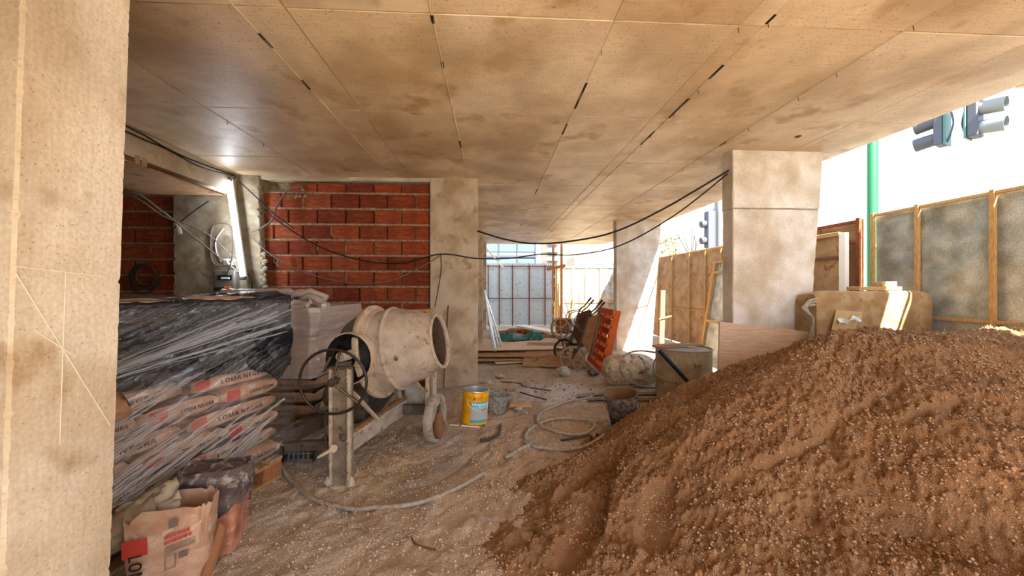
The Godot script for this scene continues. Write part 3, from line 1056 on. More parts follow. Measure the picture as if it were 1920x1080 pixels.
# ------------------------------------------------------------------ fences, street furniture, neighbours
# sheets between uprights: cuts are distances along a-b; rails are heights
func fence(label: String, a: Vector2, b: Vector2, top: float, cuts: Array, rails: Array, sheet: Array, frame_m: Material, post_w: float, inward: Vector2, seams := true, called := "sheet_fence") -> Node3D:
	var t := thing(called, label, "fence", Vector3(a.x, 0, a.y))
	var d := (b - a)
	var L := d.length()
	d /= L
	var dir := Vector3(d.x, 0, d.y)
	var inn := Vector3(inward.x, 0, inward.y).normalized()
	var o := Vector3(a.x, 0, a.y)
	var rng := RandomNumberGenerator.new()
	rng.seed = int(L * 100.0) + cuts.size()
	for k in cuts.size() - 1:
		var s := S()
		var c0: float = cuts[k] + 0.004
		var c1: float = cuts[k + 1] - 0.004
		var ph := rng.randf() * 100.0
		var dent := func(u: float, v: float) -> Vector3:
			var x := lerpf(c0, c1, u)
			var y := lerpf(0.02, top, v)
			var w := 0.016 * fn.get_noise_2d(x * 120.0 + ph, y * 90.0) * 2.0 * sin(PI * u)
			return o + dir * x + Vector3(0, y, 0) + inn * w
		grid(s, 8, 18, dent)
		grid(s, 1, 1, func(u: float, v: float) -> Vector3: return o + dir * lerpf(c0, c1, u) + Vector3(0, lerpf(0.02, top, v), 0) - inn * 0.025)
		wpart(t, "sheet", s, sheet[k % sheet.size()])
	for k in cuts.size():
		var s := S()
		var p: Vector3 = o + dir * cuts[k] + inn * (0.022 + post_w * 0.4)
		box(s, frame(p + Vector3(0, top / 2.0, 0), dir), Vector3(post_w, top + 0.02, post_w * 0.8), 0.004)
		wpart(t, "post", s, frame_m)
	for y in rails:
		for k in cuts.size() - 1:
			var s := S()
			bar(s, o + dir * (cuts[k] + post_w / 2.0) + inn * (0.02 + post_w * 0.35) + Vector3(0, y, 0), o + dir * (cuts[k + 1] - post_w / 2.0) + inn * (0.02 + post_w * 0.35) + Vector3(0, y, 0), post_w * 0.6, post_w * 0.8)
			wpart(t, "rail", s, frame_m)
	return t

func build_outside() -> void:
	# the long fence on the right: near run of dull galvanised sheets
	fence("dull galvanised sheet fence with ochre uprights right of the green pole", Vector2(4.4, 4.0), Vector2(4.4, -4.06), 2.15,
		[0.0, 1.2, 2.4, 3.6, 4.8, 5.9, 7.03, 7.61, 8.06], [1.0, 2.13], [M["sheet_metal"]], M["frame_ochre"], 0.04, Vector2(-1, 0))
	# next run, beyond the gap: grey sheets with a white upright, then tan rusty sheets behind the far column
	fence("grey sheet fence with rusty edge post behind the near right column", Vector2(4.42, -4.24), Vector2(4.42, -6.4), 2.13,
		[0.0, 0.9, 1.5, 2.16], [2.1, 1.86], [M["sheet_rust"], M["sheet_metal"]], M["rust"], 0.05, Vector2(-1, 0))
	var s := S()
	wbox(s, Vector3(4.30, 0.0, -4.42), Vector3(4.35, 1.98, -4.33))
	var wp := thing("door_frame", "white painted door frame leaning in front of the grey sheet fence", "door frame", Vector3(4.32, 0, -4.4))
	wpart(wp, "upright", s, M["timber_white"])
	s = S()
	wbox(s, Vector3(4.30, 1.95, -5.4), Vector3(4.35, 2.0, -4.42))
	wpart(wp, "head", s, M["timber_pale"])
	s = S()
	wbox(s, Vector3(4.30, 1.66, -5.4), Vector3(4.345, 1.70, -4.42))
	wpart(wp, "crosspiece", s, M["timber_dark"])
	s = S()
	wbox(s, Vector3(4.30, 0.0, -5.45), Vector3(4.35, 2.0, -5.4))
	wpart(wp, "upright", s, M["timber_pale"])
	s = S()
	wbox(s, Vector3(4.325, 0.0, -5.4), Vector3(4.335, 1.95, -4.42))
	wpart(wp, "panel", s, M["sheet_rust"])
	fence("tan rusty sheet fence with thin brown ribs left of the near right column", Vector2(4.4, -6.42), Vector2(4.4, -9.62), 2.11,
		[0.0, 0.5, 1.03, 1.65, 2.46, 3.2], [0.82, 2.09], [M["sheet_rust"]], M["frame_ochre"], 0.03, Vector2(-1, 0))
	fence("sheet fence hidden behind the far column", Vector2(4.4, -9.64), Vector2(5.0, -15.0), 2.13, [0.0, 1.4, 2.8, 4.1, 5.39], [0.8, 2.1], [M["sheet_rust"]], M["frame_ochre"], 0.03, Vector2(-1, 0.1))
	# far end of the yard
	fence("sunlit sheet fence with pale yellow frame at the far end of the yard", Vector2(2.72, -15.0), Vector2(5.0, -15.0), 2.18,
		[0.0, 0.52, 1.08, 1.66, 2.28], [0.72, 2.14], [M["sheet_metal"]], M["frame_ochre"], 0.07, Vector2(0, 1))
	var lf := fence("shaded blue grey sheet fence with rusty frame at the passage end", Vector2(-0.6, -12.9), Vector2(2.13, -12.9), 2.09,
		[0.0, 0.46, 0.84, 1.30, 1.88, 2.43, 2.73], [0.94, 2.05], [M["sheet_blue"]], M["rust"], 0.035, Vector2(0, 1))
	# corrugated cap along its top
	s = S()
	for k in 2:
		grid(s, 130, 1, func(u: float, v: float) -> Vector3: return Vector3(lerpf(-0.6, 2.13, u), 2.09 + 0.07 * v, -12.89 + 0.014 * sin(u * 2.65 / 0.075 * TAU) - 0.004 * k))
	wpart(lf, "corrugated_cap", s, M["aluminium"], "corrugated pale metal cap")
	fence("end-on sheet fence joining the blue fence to the sunlit one", Vector2(2.2, -12.95), Vector2(2.70, -14.95), 2.1, [0.0, 1.0, 2.05], [2.05], [M["sheet_rust"]], M["frame_ochre"], 0.05, Vector2(1, 0.2))
	# timber posts at the corner with a nailed cross plank
	for q in [[2.02, 0.07, "timber_red", "left one of two upright posts at the corner of the far fences"], [2.30, 0.075, "timber_red", "right one of two upright posts at the corner of the far fences"]]:
		s = S()
		wbox(s, Vector3(q[0] - q[1] / 2.0, 0.0, -12.36), Vector3(q[0] + q[1] / 2.0, 2.95, -12.28))
		solo("timber_post", s, M[q[2]], q[3], "post")
	s = S()
	bar(s, Vector3(1.80, 1.92, -12.25), Vector3(2.42, 2.04, -12.25), 0.03, 0.11)
	solo("cross_plank", s, M["timber_red"], "short plank nailed across the two corner posts", "plank")
	s = S()
	bar(s, Vector3(-0.19, 2.55, -11.87), Vector3(0.36, 1.98, -12.3), 0.03, 0.05)
	solo("brace_plank", s, M["timber_white"], "white diagonal brace above the shaded blue grey fence", "plank")
	# panel with an ochre frame leaning on the tan fence
	var lp := thing("framed_panel", "pale panel with ochre timber frame leaning on the tan fence", "panel", Vector3(4.15, 0, -7.0))
	var lean := func(y: float, z: float) -> Vector3: return Vector3(4.12 + 0.12 * y, y, z - 0.07 * (1.8 - y))
	for z in [-7.05, -6.1]:
		s = S()
		bar(s, lean.call(0.0, z), lean.call(1.83, z), 0.07, 0.035, Vector3.RIGHT)
		wpart(lp, "upright", s, M["frame_ochre"])
	for y in [0.66, 1.6, 1.8]:
		s = S()
		bar(s, lean.call(y, -7.02), lean.call(y, -6.13), 0.03, 0.05)
		wpart(lp, "rail", s, M["frame_ochre"])
	s = S()
	grid(s, 4, 10, func(u: float, v: float) -> Vector3: return lean.call(v * 1.8, lerpf(-7.02, -6.12, u)) + Vector3(0.03 + 0.01 * fn.get_noise_2d(u * 200.0, v * 300.0), 0, 0))
	wpart(lp, "sheet", s, M["sheet_metal"])

	# unseen rail added above the slab edge to shadow a stripe on the far column
	var gr := thing("shadow_rail", "unseen steel rail added above the slab edge for its shadow", "rail", Vector3(3.9, 2.96, -7.0))
	s = S()
	tube(s, [Vector3(3.99, 3.02, -2.6), Vector3(3.99, 3.02, -12.0)], 0.022, 8)
	wpart(gr, "rail", s, M["rust"])
	for z in [-3.0, -5.2, -9.4, -11.8]:
		s = S()
		bar(s, Vector3(3.68, 2.93, z), Vector3(3.99, 3.02, z), 0.03, 0.03)
		wpart(gr, "bracket", s, M["rust"])

	# green signal mast seen through the gap in the fence, its arm running along the street above the slab edge
	var mast := thing("signal_mast", "green steel traffic signal mast rising behind the gap in the fence", "signal mast", Vector3(7.354, 0, -6.85))
	s = S()
	lathe(s, T(Vector3(7.354, -0.06, -6.85)), [Vector2(0.0, 0.0), Vector2(0.09, 0.0), Vector2(0.085, 4.6), Vector2(0.0, 4.62)], 6)
	wpart(mast, "mast", s, M["green_paint"])
	s = S()
	tube(s, [Vector3(7.354, 4.42, -6.85), Vector3(7.354, 4.45, -3.0)], 0.05, 8)
	wpart(mast, "arm", s, M["green_dark"])
	s = S()
	for k in 7:
		var a := 0.5 * k
		tube(s, [Vector3(7.354 + 0.09 * cos(a), 2.12, -6.85 + 0.1), Vector3(7.30 - 0.03 * k + 0.1, 2.0 + 0.05 * (k % 3), -6.70), Vector3(7.44 - 0.04 * k, 1.86 + 0.05 * k, -6.68)], 0.008, 5)
	wpart(mast, "wire_tie", s, M["cane"])
	signal_head(Vector3(7.10, 3.74, -5.55), 204.0, "left traffic light of the pair, its hoods turned away to the left")
	signal_head(Vector3(7.20, 3.74, -5.20), 22.0, "right traffic light of the pair, its pale hoods pointing right")
	# grey pole with a signal seen from behind, left of the near right column
	var gp := thing("grey_pole", "stout pale grey lamp pole above the tan fence", "pole", Vector3(6.95, 0, -11.0))
	s = S()
	lathe(s, T(Vector3(6.95, -0.06, -11.0)), [Vector2(0.0, 0.0), Vector2(0.2, 0.0), Vector2(0.16, 7.0), Vector2(0.0, 7.02)], 20)
	wpart(gp, "shaft", s, M["pole_grey"])
	s = S()
	lathe(s, T(Vector3(6.95, 3.95, -11.0)), [Vector2(0.165, 0.0), Vector2(0.185, 0.0), Vector2(0.185, 0.05), Vector2(0.165, 0.05)], 20)
	wpart(gp, "clamp", s, M["timber_white"])
	var sb := thing("signal_box", "dark grey signal box seen from behind beside the grey pole", "traffic light", Vector3(6.55, 2.5, -11.0))
	s = S()
	wbox(s, Vector3(6.46, 2.4, -11.1), Vector3(6.68, 3.62, -10.85), 0.02)
	wpart(sb, "case", s, M["signal_grey"])
	s = S()
	wbox(s, Vector3(6.68, 2.4, -11.08), Vector3(6.75, 3.64, -10.9), 0.01)
	bar(s, Vector3(6.7, 3.6, -11.0), Vector3(6.85, 3.95, -11.0), 0.05, 0.05)
	wpart(sb, "bracket", s, M["window_frame"])
	for y in [2.75, 3.25]:
		s = S()
		tube(s, [Vector3(6.46, y, -11.0), Vector3(6.32, y - 0.03, -11.0)], 0.11, 12)
		wpart(sb, "hood", s, M["signal_grey"])

	# neighbours: glazed block beyond the blue fence, balconied tower, low wall with creeper
	var gb := thing("glazed_block", "blue glazed building with dark mullions beyond the blue fence", "building", Vector3(1.0, 0, -20.2))
	s = S()
	wbox(s, Vector3(-6.0, -0.1, -24.0), Vector3(2.38, 7.5, -20.25))
	wpart(gb, "body", s, M["facade_blue"])
	for i in 7:
		for j in 5:
			s = S()
			var x0 := -4.65 + i * 1.0
			var y0 := 0.35 + j * 0.86 + (0.28 if j > 2 else 0.0)
			wbox(s, Vector3(x0 + 0.04, y0 + 0.05, -20.26), Vector3(x0 + 0.96, y0 + 0.82, -20.2))
			wpart(gb, "pane", s, M["window_glass"])
	for i in 8:
		s = S()
		wbox(s, Vector3(-4.68 + i * 1.0, 0.0, -20.24), Vector3(-4.62 + i * 1.0, 7.4, -20.14))
		wpart(gb, "mullion", s, M["window_frame"])
	for y in [0.3, 1.2, 2.06, 3.0, 4.0]:
		s = S()
		wbox(s, Vector3(-5.9, y - 0.05, -20.24), Vector3(2.42, y + 0.07, -20.12))
		wpart(gb, "transom", s, M["window_frame"])
	var tw := thing("balcony_tower", "pale tower with stacked balconies far beyond the fence corner", "building", Vector3(6.5, 0, -40.0))
	s = S()
	wbox(s, Vector3(6.0, -0.1, -46.0), Vector3(12.0, 16.0, -40.5))
	wpart(tw, "body", s, M["facade_white"])
	for k in 8:
		s = S()
		wbox(s, Vector3(5.55, 1.4 + k * 0.95, -40.9), Vector3(7.2, 1.62 + k * 0.95, -39.9))
		wpart(tw, "balcony", s, M["facade_white"])
		s = S()
		wbox(s, Vector3(6.15, 1.66 + k * 0.95, -40.52), Vector3(6.9, 2.2 + k * 0.95, -40.44))
		wpart(tw, "window", s, M["window_glass"])
	s = S()
	var hb := thing("low_house", "low pale house beyond the sunlit fence", "building", Vector3(12.0, 0, -34.0))
	wbox(s, Vector3(7.6, -0.1, -38.0), Vector3(15.0, 4.2, -34.0))
	wpart(hb, "body", s, M["facade_white"])
	for i in 3:
		s = S()
		wbox(s, Vector3(8.0 + i * 1.5, 2.5, -34.03), Vector3(8.8 + i * 1.5, 3.6, -33.97))
		wpart(hb, "window", s, M["window_glass"])
	# creeper on a wall and a bare tree above the tan fence
	var cw := thing("creeper_wall", "wall grown over with yellow green creeper behind the tan fence", "creeper", Vector3(7.9, 0, -17.0))
	s = S()
	wbox(s, Vector3(7.2, -0.1, -17.4), Vector3(8.72, 3.62, -17.1))
	wpart(cw, "wall", s, M["facade_white"])
	var rng := RandomNumberGenerator.new()
	rng.seed = 9
	s = S()
	for k in 520:
		var p := Vector3(rng.randf_range(7.15, 8.76), rng.randf_range(1.4, 3.66), -17.06 + rng.randf() * 0.12)
		var q := T(p, Vector3(rng.randf_range(-50, 50), rng.randf_range(-50, 50), rng.randf_range(0, 360)))
		s.set_smooth_group(-1)
		quad(s, q * Vector3(-0.06, 0, 0), q * Vector3(0, 0.035, 0.01), q * Vector3(0.06, 0, 0), q * Vector3(0, -0.035, 0.01))
	var leaves := wpart(cw, "leaves", s, M["leaf"])
	leaves.set_meta("kind", "stuff")
	var tr := thing("bare_tree", "bare thin branched tree above the tan fence", "tree", Vector3(9.9, 0, -17.5))
	s = S()
	tube(s, [Vector3(9.9, -0.1, -17.5), Vector3(9.8, 1.6, -17.5), Vector3(9.6, 2.6, -17.4)], [0.1, 0.08, 0.06], 8)
	wpart(tr, "trunk", s, M["bark"])
	for k in 9:
		s = S()
		var a := Vector3(9.6 + rng.randf_range(-0.1, 0.1), 2.4 + rng.randf_range(-0.4, 0.3), -17.4)
		var e := a + Vector3(rng.randf_range(-1.1, 0.7), rng.randf_range(0.5, 1.9), rng.randf_range(-0.5, 0.5))
		var m1 := a.lerp(e, 0.5) + Vector3(rng.randf_range(-0.15, 0.15), 0.1, 0)
		tube(s, [a, m1, e], [0.035, 0.022, 0.008], 6)
		for q in 3:
			var b := m1.lerp(e, 0.25 * q)
			tube(s, [b, b + Vector3(rng.randf_range(-0.4, 0.4), rng.randf_range(0.1, 0.5), rng.randf_range(-0.2, 0.2))], [0.014, 0.005], 5)
		wpart(tr, "branch", s, M["bark"])
	# overhead lines over the street
	for k in 4:
		s = S()
		var y := 8.9 - k * 0.62
		tube(s, curve([Vector3(20, y + 0.4, -30), Vector3(30, y - 0.1, -30.5), Vector3(48, y + 0.5, -31)], 8), 0.022, 5)
		solo("power_line", s, M["signal_grey"], ["topmost overhead line across the sky behind the green mast", "second overhead line from the top behind the green mast", "third overhead line from the top behind the green mast", "lowest overhead line across the sky behind the green mast"][k], "power line", "overhead lines")

func signal_head(at: Vector3, turn: float, label: String) -> void:
	var t := thing("traffic_light", label, "traffic light", at, deg_to_rad(turn))
	var s := S()
	box(s, T(Vector3(0, 0.12, 0)), Vector3(0.26, 0.62, 0.11), 0.015)
	part(t, "case", s, M["signal_grey"])
	s = S()
	box(s, T(Vector3(0, 0.12, -0.07)), Vector3(0.28, 0.64, 0.025), 0.008)
	part(t, "back_plate", s, M["signal_teal"])
	for y in [-0.06, 0.22]:
		s = S()
		lathe(s, Transform3D(Basis(Vector3.RIGHT, Vector3(0, -0.12, 1).normalized(), Vector3(0, -1, -0.12).normalized()), Vector3(0, y, 0.05)), [Vector2(0.098, 0.0), Vector2(0.105, 0.24), Vector2(0.1, 0.24), Vector2(0.093, 0.0)], 18)
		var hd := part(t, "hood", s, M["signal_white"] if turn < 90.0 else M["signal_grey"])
		s = S()
		lathe(s, T(Vector3(0, y, 0.052), Vector3(90, 0, 0)), [Vector2(0.0, 0.02), Vector2(0.06, 0.012), Vector2(0.092, 0.0)], 16)
		part(hd, "lens", s, M["signal_teal"])
	s = S()
	tube(s, curve([Vector3(0.1, 0.42, -0.1), Vector3(0.12, 0.1, -0.16), Vector3(0.05, -0.17, -0.08)], 6), 0.012, 6)
	part(t, "cable", s, M["signal_grey"])
	s = S()
	tube(s, [Vector3(0, 0.4, -0.03), Vector3(0, 0.66, -0.03)], 0.03, 8)
	part(t, "hanger", s, M["green_dark"])

# ------------------------------------------------------------------ cement bags
# a filled paper sack: unit cube coordinates to a pillow with rounded edges
func sack_map(q: Vector3, half: Vector3) -> Vector3:
	var ax := absf(q.x)
	var ay := absf(q.y)
	var az := absf(q.z)
	return Vector3(
		q.x * half.x * (1.0 - 0.06 * pow(ay, 3.0) - 0.04 * pow(az, 5.0)),
		q.y * half.y * (1.0 - 0.22 * pow(ax, 5.0) - 0.26 * pow(az, 5.0)),
		q.z * half.z * (1.0 - 0.08 * pow(ay, 3.0) - 0.05 * pow(ax, 6.0)))

func sack_mesh(half: Vector3, seed_value: float) -> Mesh:
	var s := S()
	smooth_group(s)
	for axis in 3:
		for sgn in [-1.0, 1.0]:
			var nu := 8
			var nv := 8
			var rows := []
			for j in nv + 1:
				var row := []
				for i in nu + 1:
					var a := 2.0 * i / nu - 1.0
					var b := 2.0 * j / nv - 1.0
					var q := Vector3(sgn, a, b) if axis == 0 else (Vector3(a, sgn, b) if axis == 1 else Vector3(a, b, sgn))
					var p := sack_map(q, half)
					p *= 1.0 + 0.03 * fn.get_noise_3d(p.x * 700.0 + seed_value * 90.0, p.y * 700.0, p.z * 700.0)
					row.append(p)
				rows.append(row)
			for j in nv:
				for i in nu:
					quad(s, rows[j][i], rows[j][i + 1], rows[j + 1][i + 1], rows[j + 1][i])
	return mesh_of(s)

# a patch of print lying on one side of the sack; face 2 = +z (long side), face 0 = +x (short end)
func on_sack(face: int, half: Vector3) -> Callable:
	if face == 2:
		return func(x: float, y: float) -> Vector3: return sack_map(Vector3(x, y, 1.0), half) + Vector3(0, 0, 0.004)
	if face == -2:
		return func(x: float, y: float) -> Vector3: return sack_map(Vector3(-x, y, -1.0), half) - Vector3(0, 0, 0.004)
	if face == 0:
		return func(x: float, y: float) -> Vector3: return sack_map(Vector3(1.0, y, -x), half) + Vector3(0.004, 0, 0)
	return func(x: float, y: float) -> Vector3: return sack_map(Vector3(-1.0, y, x), half) - Vector3(0.004, 0, 0)

func sack(label: String, group: String, words: String, half: Vector3, seed_value: float, paper: Material, red := true) -> Node3D:
	var t := thing("cement_bag", label, "cement bag", Vector3.ZERO, 0.0, group)
	part(t, "paper_sack", sack_mesh(half, seed_value), paper)
	for face in [2, -2, 0, -1]:
		var on: Callable = on_sack(face, half)
		var long: bool = absi(face) == 2
		var s := S()
		var x0 := -0.93 if long else -0.9
		var x1 := -0.66 if long else -0.48
		grid(s, 4, 6, func(u: float, v: float) -> Vector3: return on.call(lerpf(x0, x1, u), lerpf(-0.8, 0.8, v)))
		if red:
			part(t, "red_block", s, M["print_red"], "red printed block")
		s = S()
		var k := 0.075 if long else 0.085
		var asp := half.y / (half.x if long else half.z)
		var sh := -0.05 if long else 0.2
		lettering(s, words, func(x: float, y: float) -> Vector3: return on.call(clampf(sh + 0.12 + x * k * (1.6 if long else 1.3), -0.98, 0.98), -0.05 + y * k / asp * 1.6))
		part(t, "lettering", s, M["print_black"], "black lettering " + words)
	return t

func build_bags() -> void:
	# ---- near pallet: bags in brick bond, their long face turned 17 degrees from the passage axis
	var turn := deg_to_rad(72.8)
	var corner := Vector3(-1.80, 0, -1.50)
	var base := Transform3D(Basis(Vector3.UP, turn), corner)   # local x runs away along the face, local z outwards
	pallet(base * T(Vector3(0.6, 0, -0.49)), Vector2(1.2, 1.0), "timber pallet under the near stack of wrapped cement bags")
	var half := Vector3(0.292, 0.056, 0.196)
	var proto := [sack("brown paper cement bag with red block in the near wrapped stack", "cement bags of the near stack", "LOMA NEGRA", half, 1.0, M["bag_paper"])]
	proto.append(sack("brown paper cement bag with red block in the near wrapped stack", "cement bags of the near stack", "LOMA NEGRA", half, 6.0, M["bag_paper"]))
	proto.append(sack("brown paper cement bag with red block in the near wrapped stack", "cement bags of the near stack", "LOMA NEGRA", half, 11.0, M["bag_paper"]))
	var used := [false, false, false]
	var rng := RandomNumberGenerator.new()
	rng.seed = 3
	var nth := ["lowest", "second", "third", "fourth", "fifth", "sixth", "seventh", "eighth", "ninth", "topmost"]
	for layer in 10:
		var y := 0.165 + layer * 0.108 + 0.056
		var spots := []
		if layer % 2 == 0:
			for i in 3:
				spots.append([0.20 + i * 0.4, -0.30, 90.0, ["nearest", "middle", "farthest"][i]])
		else:
			for i in 2:
				spots.append([0.30 + i * 0.6, -0.20, 0.0, ["nearer", "farther"][i]])
		for q in spots:
			var k := rng.randi_range(0, 2)
			var o: Node3D = copy(proto[k]) if used[k] else proto[k]
			used[k] = true
			o.set_meta("label", "%s brown cement bag in the %s layer of the near wrapped stack" % [q[3], nth[layer]])
			var fl := 180.0 if rng.randf() < 0.5 else 0.0
			o.transform = base * T(Vector3(q[0] + rng.randf_range(-0.008, 0.008), y, q[1] + rng.randf_range(-0.012, 0.008)), Vector3(0, q[2] + fl + rng.randf_range(-1.5, 1.5), 0))
	# one more bag sagging out of the wrap at the near end
	var loose := copy(proto[0], "loose cement bag sagging out beside the near column")
	loose.remove_meta("group")
	for ch in loose.get_children():
		if str(ch.name).begins_with("paper"):
			ch.material_override = M["bag_paper_dusty"]
		else:
			loose.remove_child(ch)
			ch.queue_free()
	loose.transform = base * T(Vector3(0.11, 0.87, 0.0), Vector3(6, 80, 18)).scaled_local(Vector3(0.85, 1.0, 0.85))

	# black film hood over the top layers
	var hood := S()
	# unrolled: from the back over the top and down the front; the front hem hangs unevenly
	var hoodf := func(u: float, v: float) -> Vector3:
		var x := lerpf(-0.02, 1.24, u)
		var hem := 0.86 - 0.10 * u + 0.05 * fn.get_noise_1d(u * 500.0) - 0.07 * exp(-pow((u - 0.93) / 0.05, 2.0))
		var w := 0.012 * fn2.get_noise_2d(u * 260.0 - v * 90.0, v * 420.0) + 0.02 * fn.get_noise_2d(u * 300.0, v * 300.0)
		var endx := 0.0
		if v < 0.5:
			var z := lerpf(-1.0, 0.005, v * 2.0)
			return base * Vector3(x + endx, 1.262 + 0.025 * sin(u * 5.0 + v * 4.0) + w * 1.2 - 0.03 * smoothstep(0.88, 1.0, v * 2.0), z)
		var t := (v - 0.5) * 2.0
		return base * Vector3(x, lerpf(1.235 + w, hem, t), 0.022 + w + 0.02 * sin(PI * t))
	grid(hood, 90, 80, hoodf)
	# end turned down over the far side
	grid(hood, 40, 30, func(u: float, v: float) -> Vector3:
		var w := 0.014 * fn.get_noise_2d(u * 400.0, v * 400.0 + 90.0)
		return base * Vector3(1.245 + w, lerpf(1.25 + 0.02 * w, 0.80 + 0.04 * fn.get_noise_1d(u * 400.0), v), lerpf(-1.0, 0.03, u)))
	solo("black_film_sheet", hood, M["black_film"], "glossy black plastic sheet over the top of the near bag stack", "plastic sheet")
	# clear stretch film wound round the stack: a skin with slanting creases, denser bands, white glint streaks
	var wrap := thing("stretch_film", "clear creased stretch film wound round the near bag stack", "plastic film", corner, 0.0)
	var s := S()
	var filmf := func(u: float, v: float) -> Vector3:
		var x := lerpf(-0.03, 1.265, u)
		var y := lerpf(0.16, 1.22, v)
		var across := y - 0.42 * x
		var r := fn2.get_noise_2d(across * 1500.0, x * 120.0) * 0.010 + fn.get_noise_2d(across * 3500.0, x * 200.0) * 0.006
		return base * Vector3(x, y, 0.034 + r + 0.02 * smoothstep(0.75, 0.85, v))
	grid(s, 110, 190, filmf)
	grid(s, 60, 150, func(u: float, v: float) -> Vector3:
		var z := lerpf(0.03, -1.0, u)
		var y := lerpf(0.16, 1.22, v)
		var across := y + 0.35 * z
		return base * Vector3(1.262 + fn2.get_noise_2d(across * 1400.0, z * 120.0) * 0.010, y, z))
	wpart(wrap, "film", s, M["clear_film"])
	for layer in 1:
		s = S()
		grid(s, 110, 170, func(u: float, v: float) -> Vector3:
			var x := lerpf(-0.03, 1.27, u)
			var y := lerpf(0.17, 1.2 - 0.2 * layer, v)
			var across := y - (0.5 - 0.2 * layer) * x
			return base * Vector3(x, y, 0.044 + 0.008 * layer + fn2.get_noise_2d(across * 1200.0 + 700.0 * layer, x * 160.0) * 0.012 + fn.get_noise_2d(across * 2600.0, x * 260.0 + 90.0 * layer) * 0.007))
		wpart(wrap, "film", s, M["clear_film"])
	# denser film bands, and white streaks painted as glints, fanning from the near end
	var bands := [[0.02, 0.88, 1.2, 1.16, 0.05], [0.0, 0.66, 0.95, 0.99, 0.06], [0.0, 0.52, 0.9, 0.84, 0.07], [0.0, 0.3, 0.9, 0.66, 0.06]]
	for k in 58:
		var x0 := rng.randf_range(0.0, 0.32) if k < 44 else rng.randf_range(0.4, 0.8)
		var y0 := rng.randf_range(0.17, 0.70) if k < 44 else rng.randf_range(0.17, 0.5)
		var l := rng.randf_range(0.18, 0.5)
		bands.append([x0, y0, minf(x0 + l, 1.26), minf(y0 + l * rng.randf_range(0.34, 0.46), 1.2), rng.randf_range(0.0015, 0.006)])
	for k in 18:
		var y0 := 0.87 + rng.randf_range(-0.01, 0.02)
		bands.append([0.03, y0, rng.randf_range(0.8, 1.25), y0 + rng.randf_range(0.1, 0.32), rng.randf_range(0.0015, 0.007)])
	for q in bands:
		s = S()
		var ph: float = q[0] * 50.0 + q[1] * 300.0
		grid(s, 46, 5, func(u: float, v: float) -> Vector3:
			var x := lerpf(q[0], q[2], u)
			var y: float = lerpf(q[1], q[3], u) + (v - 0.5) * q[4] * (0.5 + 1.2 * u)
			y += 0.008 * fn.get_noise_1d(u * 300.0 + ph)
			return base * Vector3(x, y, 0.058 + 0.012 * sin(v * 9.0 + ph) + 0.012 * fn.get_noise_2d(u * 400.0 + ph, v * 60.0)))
		wpart(wrap, "fold_glint_band", s, M["film_glint"] if q[4] < 0.02 else M["film_layer"])

	# ---- far pallet: bags with the word HIDRAT showing low down, milky film above
	var half2 := Vector3(0.29, 0.06, 0.2)
	var p2 := sack("grey brown lime bag at the foot of the far wrapped stack", "lime bags of the far stack", "HIDRAT", half2, 21.0, M["bag_paper_dusty"], false)
	var base2 := Transform3D(Basis(Vector3.UP, deg_to_rad(-4.0)), Vector3(-2.62, 0, -3.42))
	pallet(base2 * T(Vector3(0.5, 0, -0.45)), Vector2(1.05, 0.95), "timber pallet under the far stack of wrapped bags")
	var first := true
	for layer in 8:
		for i in 2:
			var o: Node3D = p2 if first else copy(p2)
			first = false
			o.set_meta("label", "%s grey brown lime bag in the %s layer of the far wrapped stack" % [["left", "right"][i], nth[layer] if layer < 7 else "topmost"])
			o.transform = base2 * T(Vector3(0.24 + i * 0.55, 0.165 + 0.06 + layer * 0.113, -0.2), Vector3(0, rng.randf_range(-2, 2), 0))
	s = S()
	var milk := func(u: float, v: float) -> Vector3:
		# round the stack: front then right side
		var w := 0.012 * fn.get_noise_2d(u * 700.0, v * 300.0) + 0.010 * fn2.get_noise_2d(u * 200.0 + v * 200.0, v * 500.0)
		var y := lerpf(0.52, 1.13, v)
		var l := u * 2.0
		var puff := 0.03 * sin(v * 7.0)
		if l < 1.10:
			return base2 * Vector3(l - 0.02, y, 0.06 + w + puff * 0.4)
		return base2 * Vector3(1.10 + w + 0.02 * sin(v * 9.0), y, 0.06 - (l - 1.06))
	grid(s, 110, 60, milk)
	grid(s, 50, 40, func(u: float, v: float) -> Vector3: return base2 * Vector3(lerpf(-0.02, 1.08, u), 1.13 + 0.02 * fn.get_noise_2d(u * 400.0, v * 400.0) - 0.03 * pow(absf(2.0 * u - 1.0), 6.0), lerpf(0.03, -0.92, v)))
	solo("milky_film_wrap", s, M["milky_film"], "milky wrinkled film round the far bag stack", "plastic film")
	# ruffled collar of loose film and a twisted bundle lying on top
	s = S()
	for k in 3:
		var pts := []
		for i in 26:
			var a := -0.2 + 1.25 * i / 25.0
			pts.append(base2 * Vector3(a, 1.14 + 0.03 * k * 0.5 + 0.025 * fn.get_noise_2d(i * 60.0, k * 90.0), 0.06 - 0.02 * k + 0.03 * fn.get_noise_2d(i * 70.0 + 300.0, k * 50.0)))
		tube(s, pts, 0.022, 7)
	solo("film_collar", s, M["milky_film"], "ruffled edge of loose film at the top of the far stack", "plastic film")
	s = S()
	for k in 4:
		var pts := []
		for i in 30:
			var u := i / 29.0
			pts.append(base2 * Vector3(0.1 + 0.98 * u, 1.22 + 0.045 * sin(k * 1.6 + u * 7.0) + 0.03 * fn.get_noise_2d(i * 40.0, k * 77.0) - 0.05 * smoothstep(0.85, 1.0, u), -0.18 + 0.05 * cos(k * 1.6 + u * 7.0)))
		tube(s, pts, 0.032, 7)
	solo("film_bundle", s, M["milky_film"], "twisted pinkish bundle of film lying on the far stack", "plastic film")

	# ---- torn empty bags in front of the near pallet
	torn_bags()

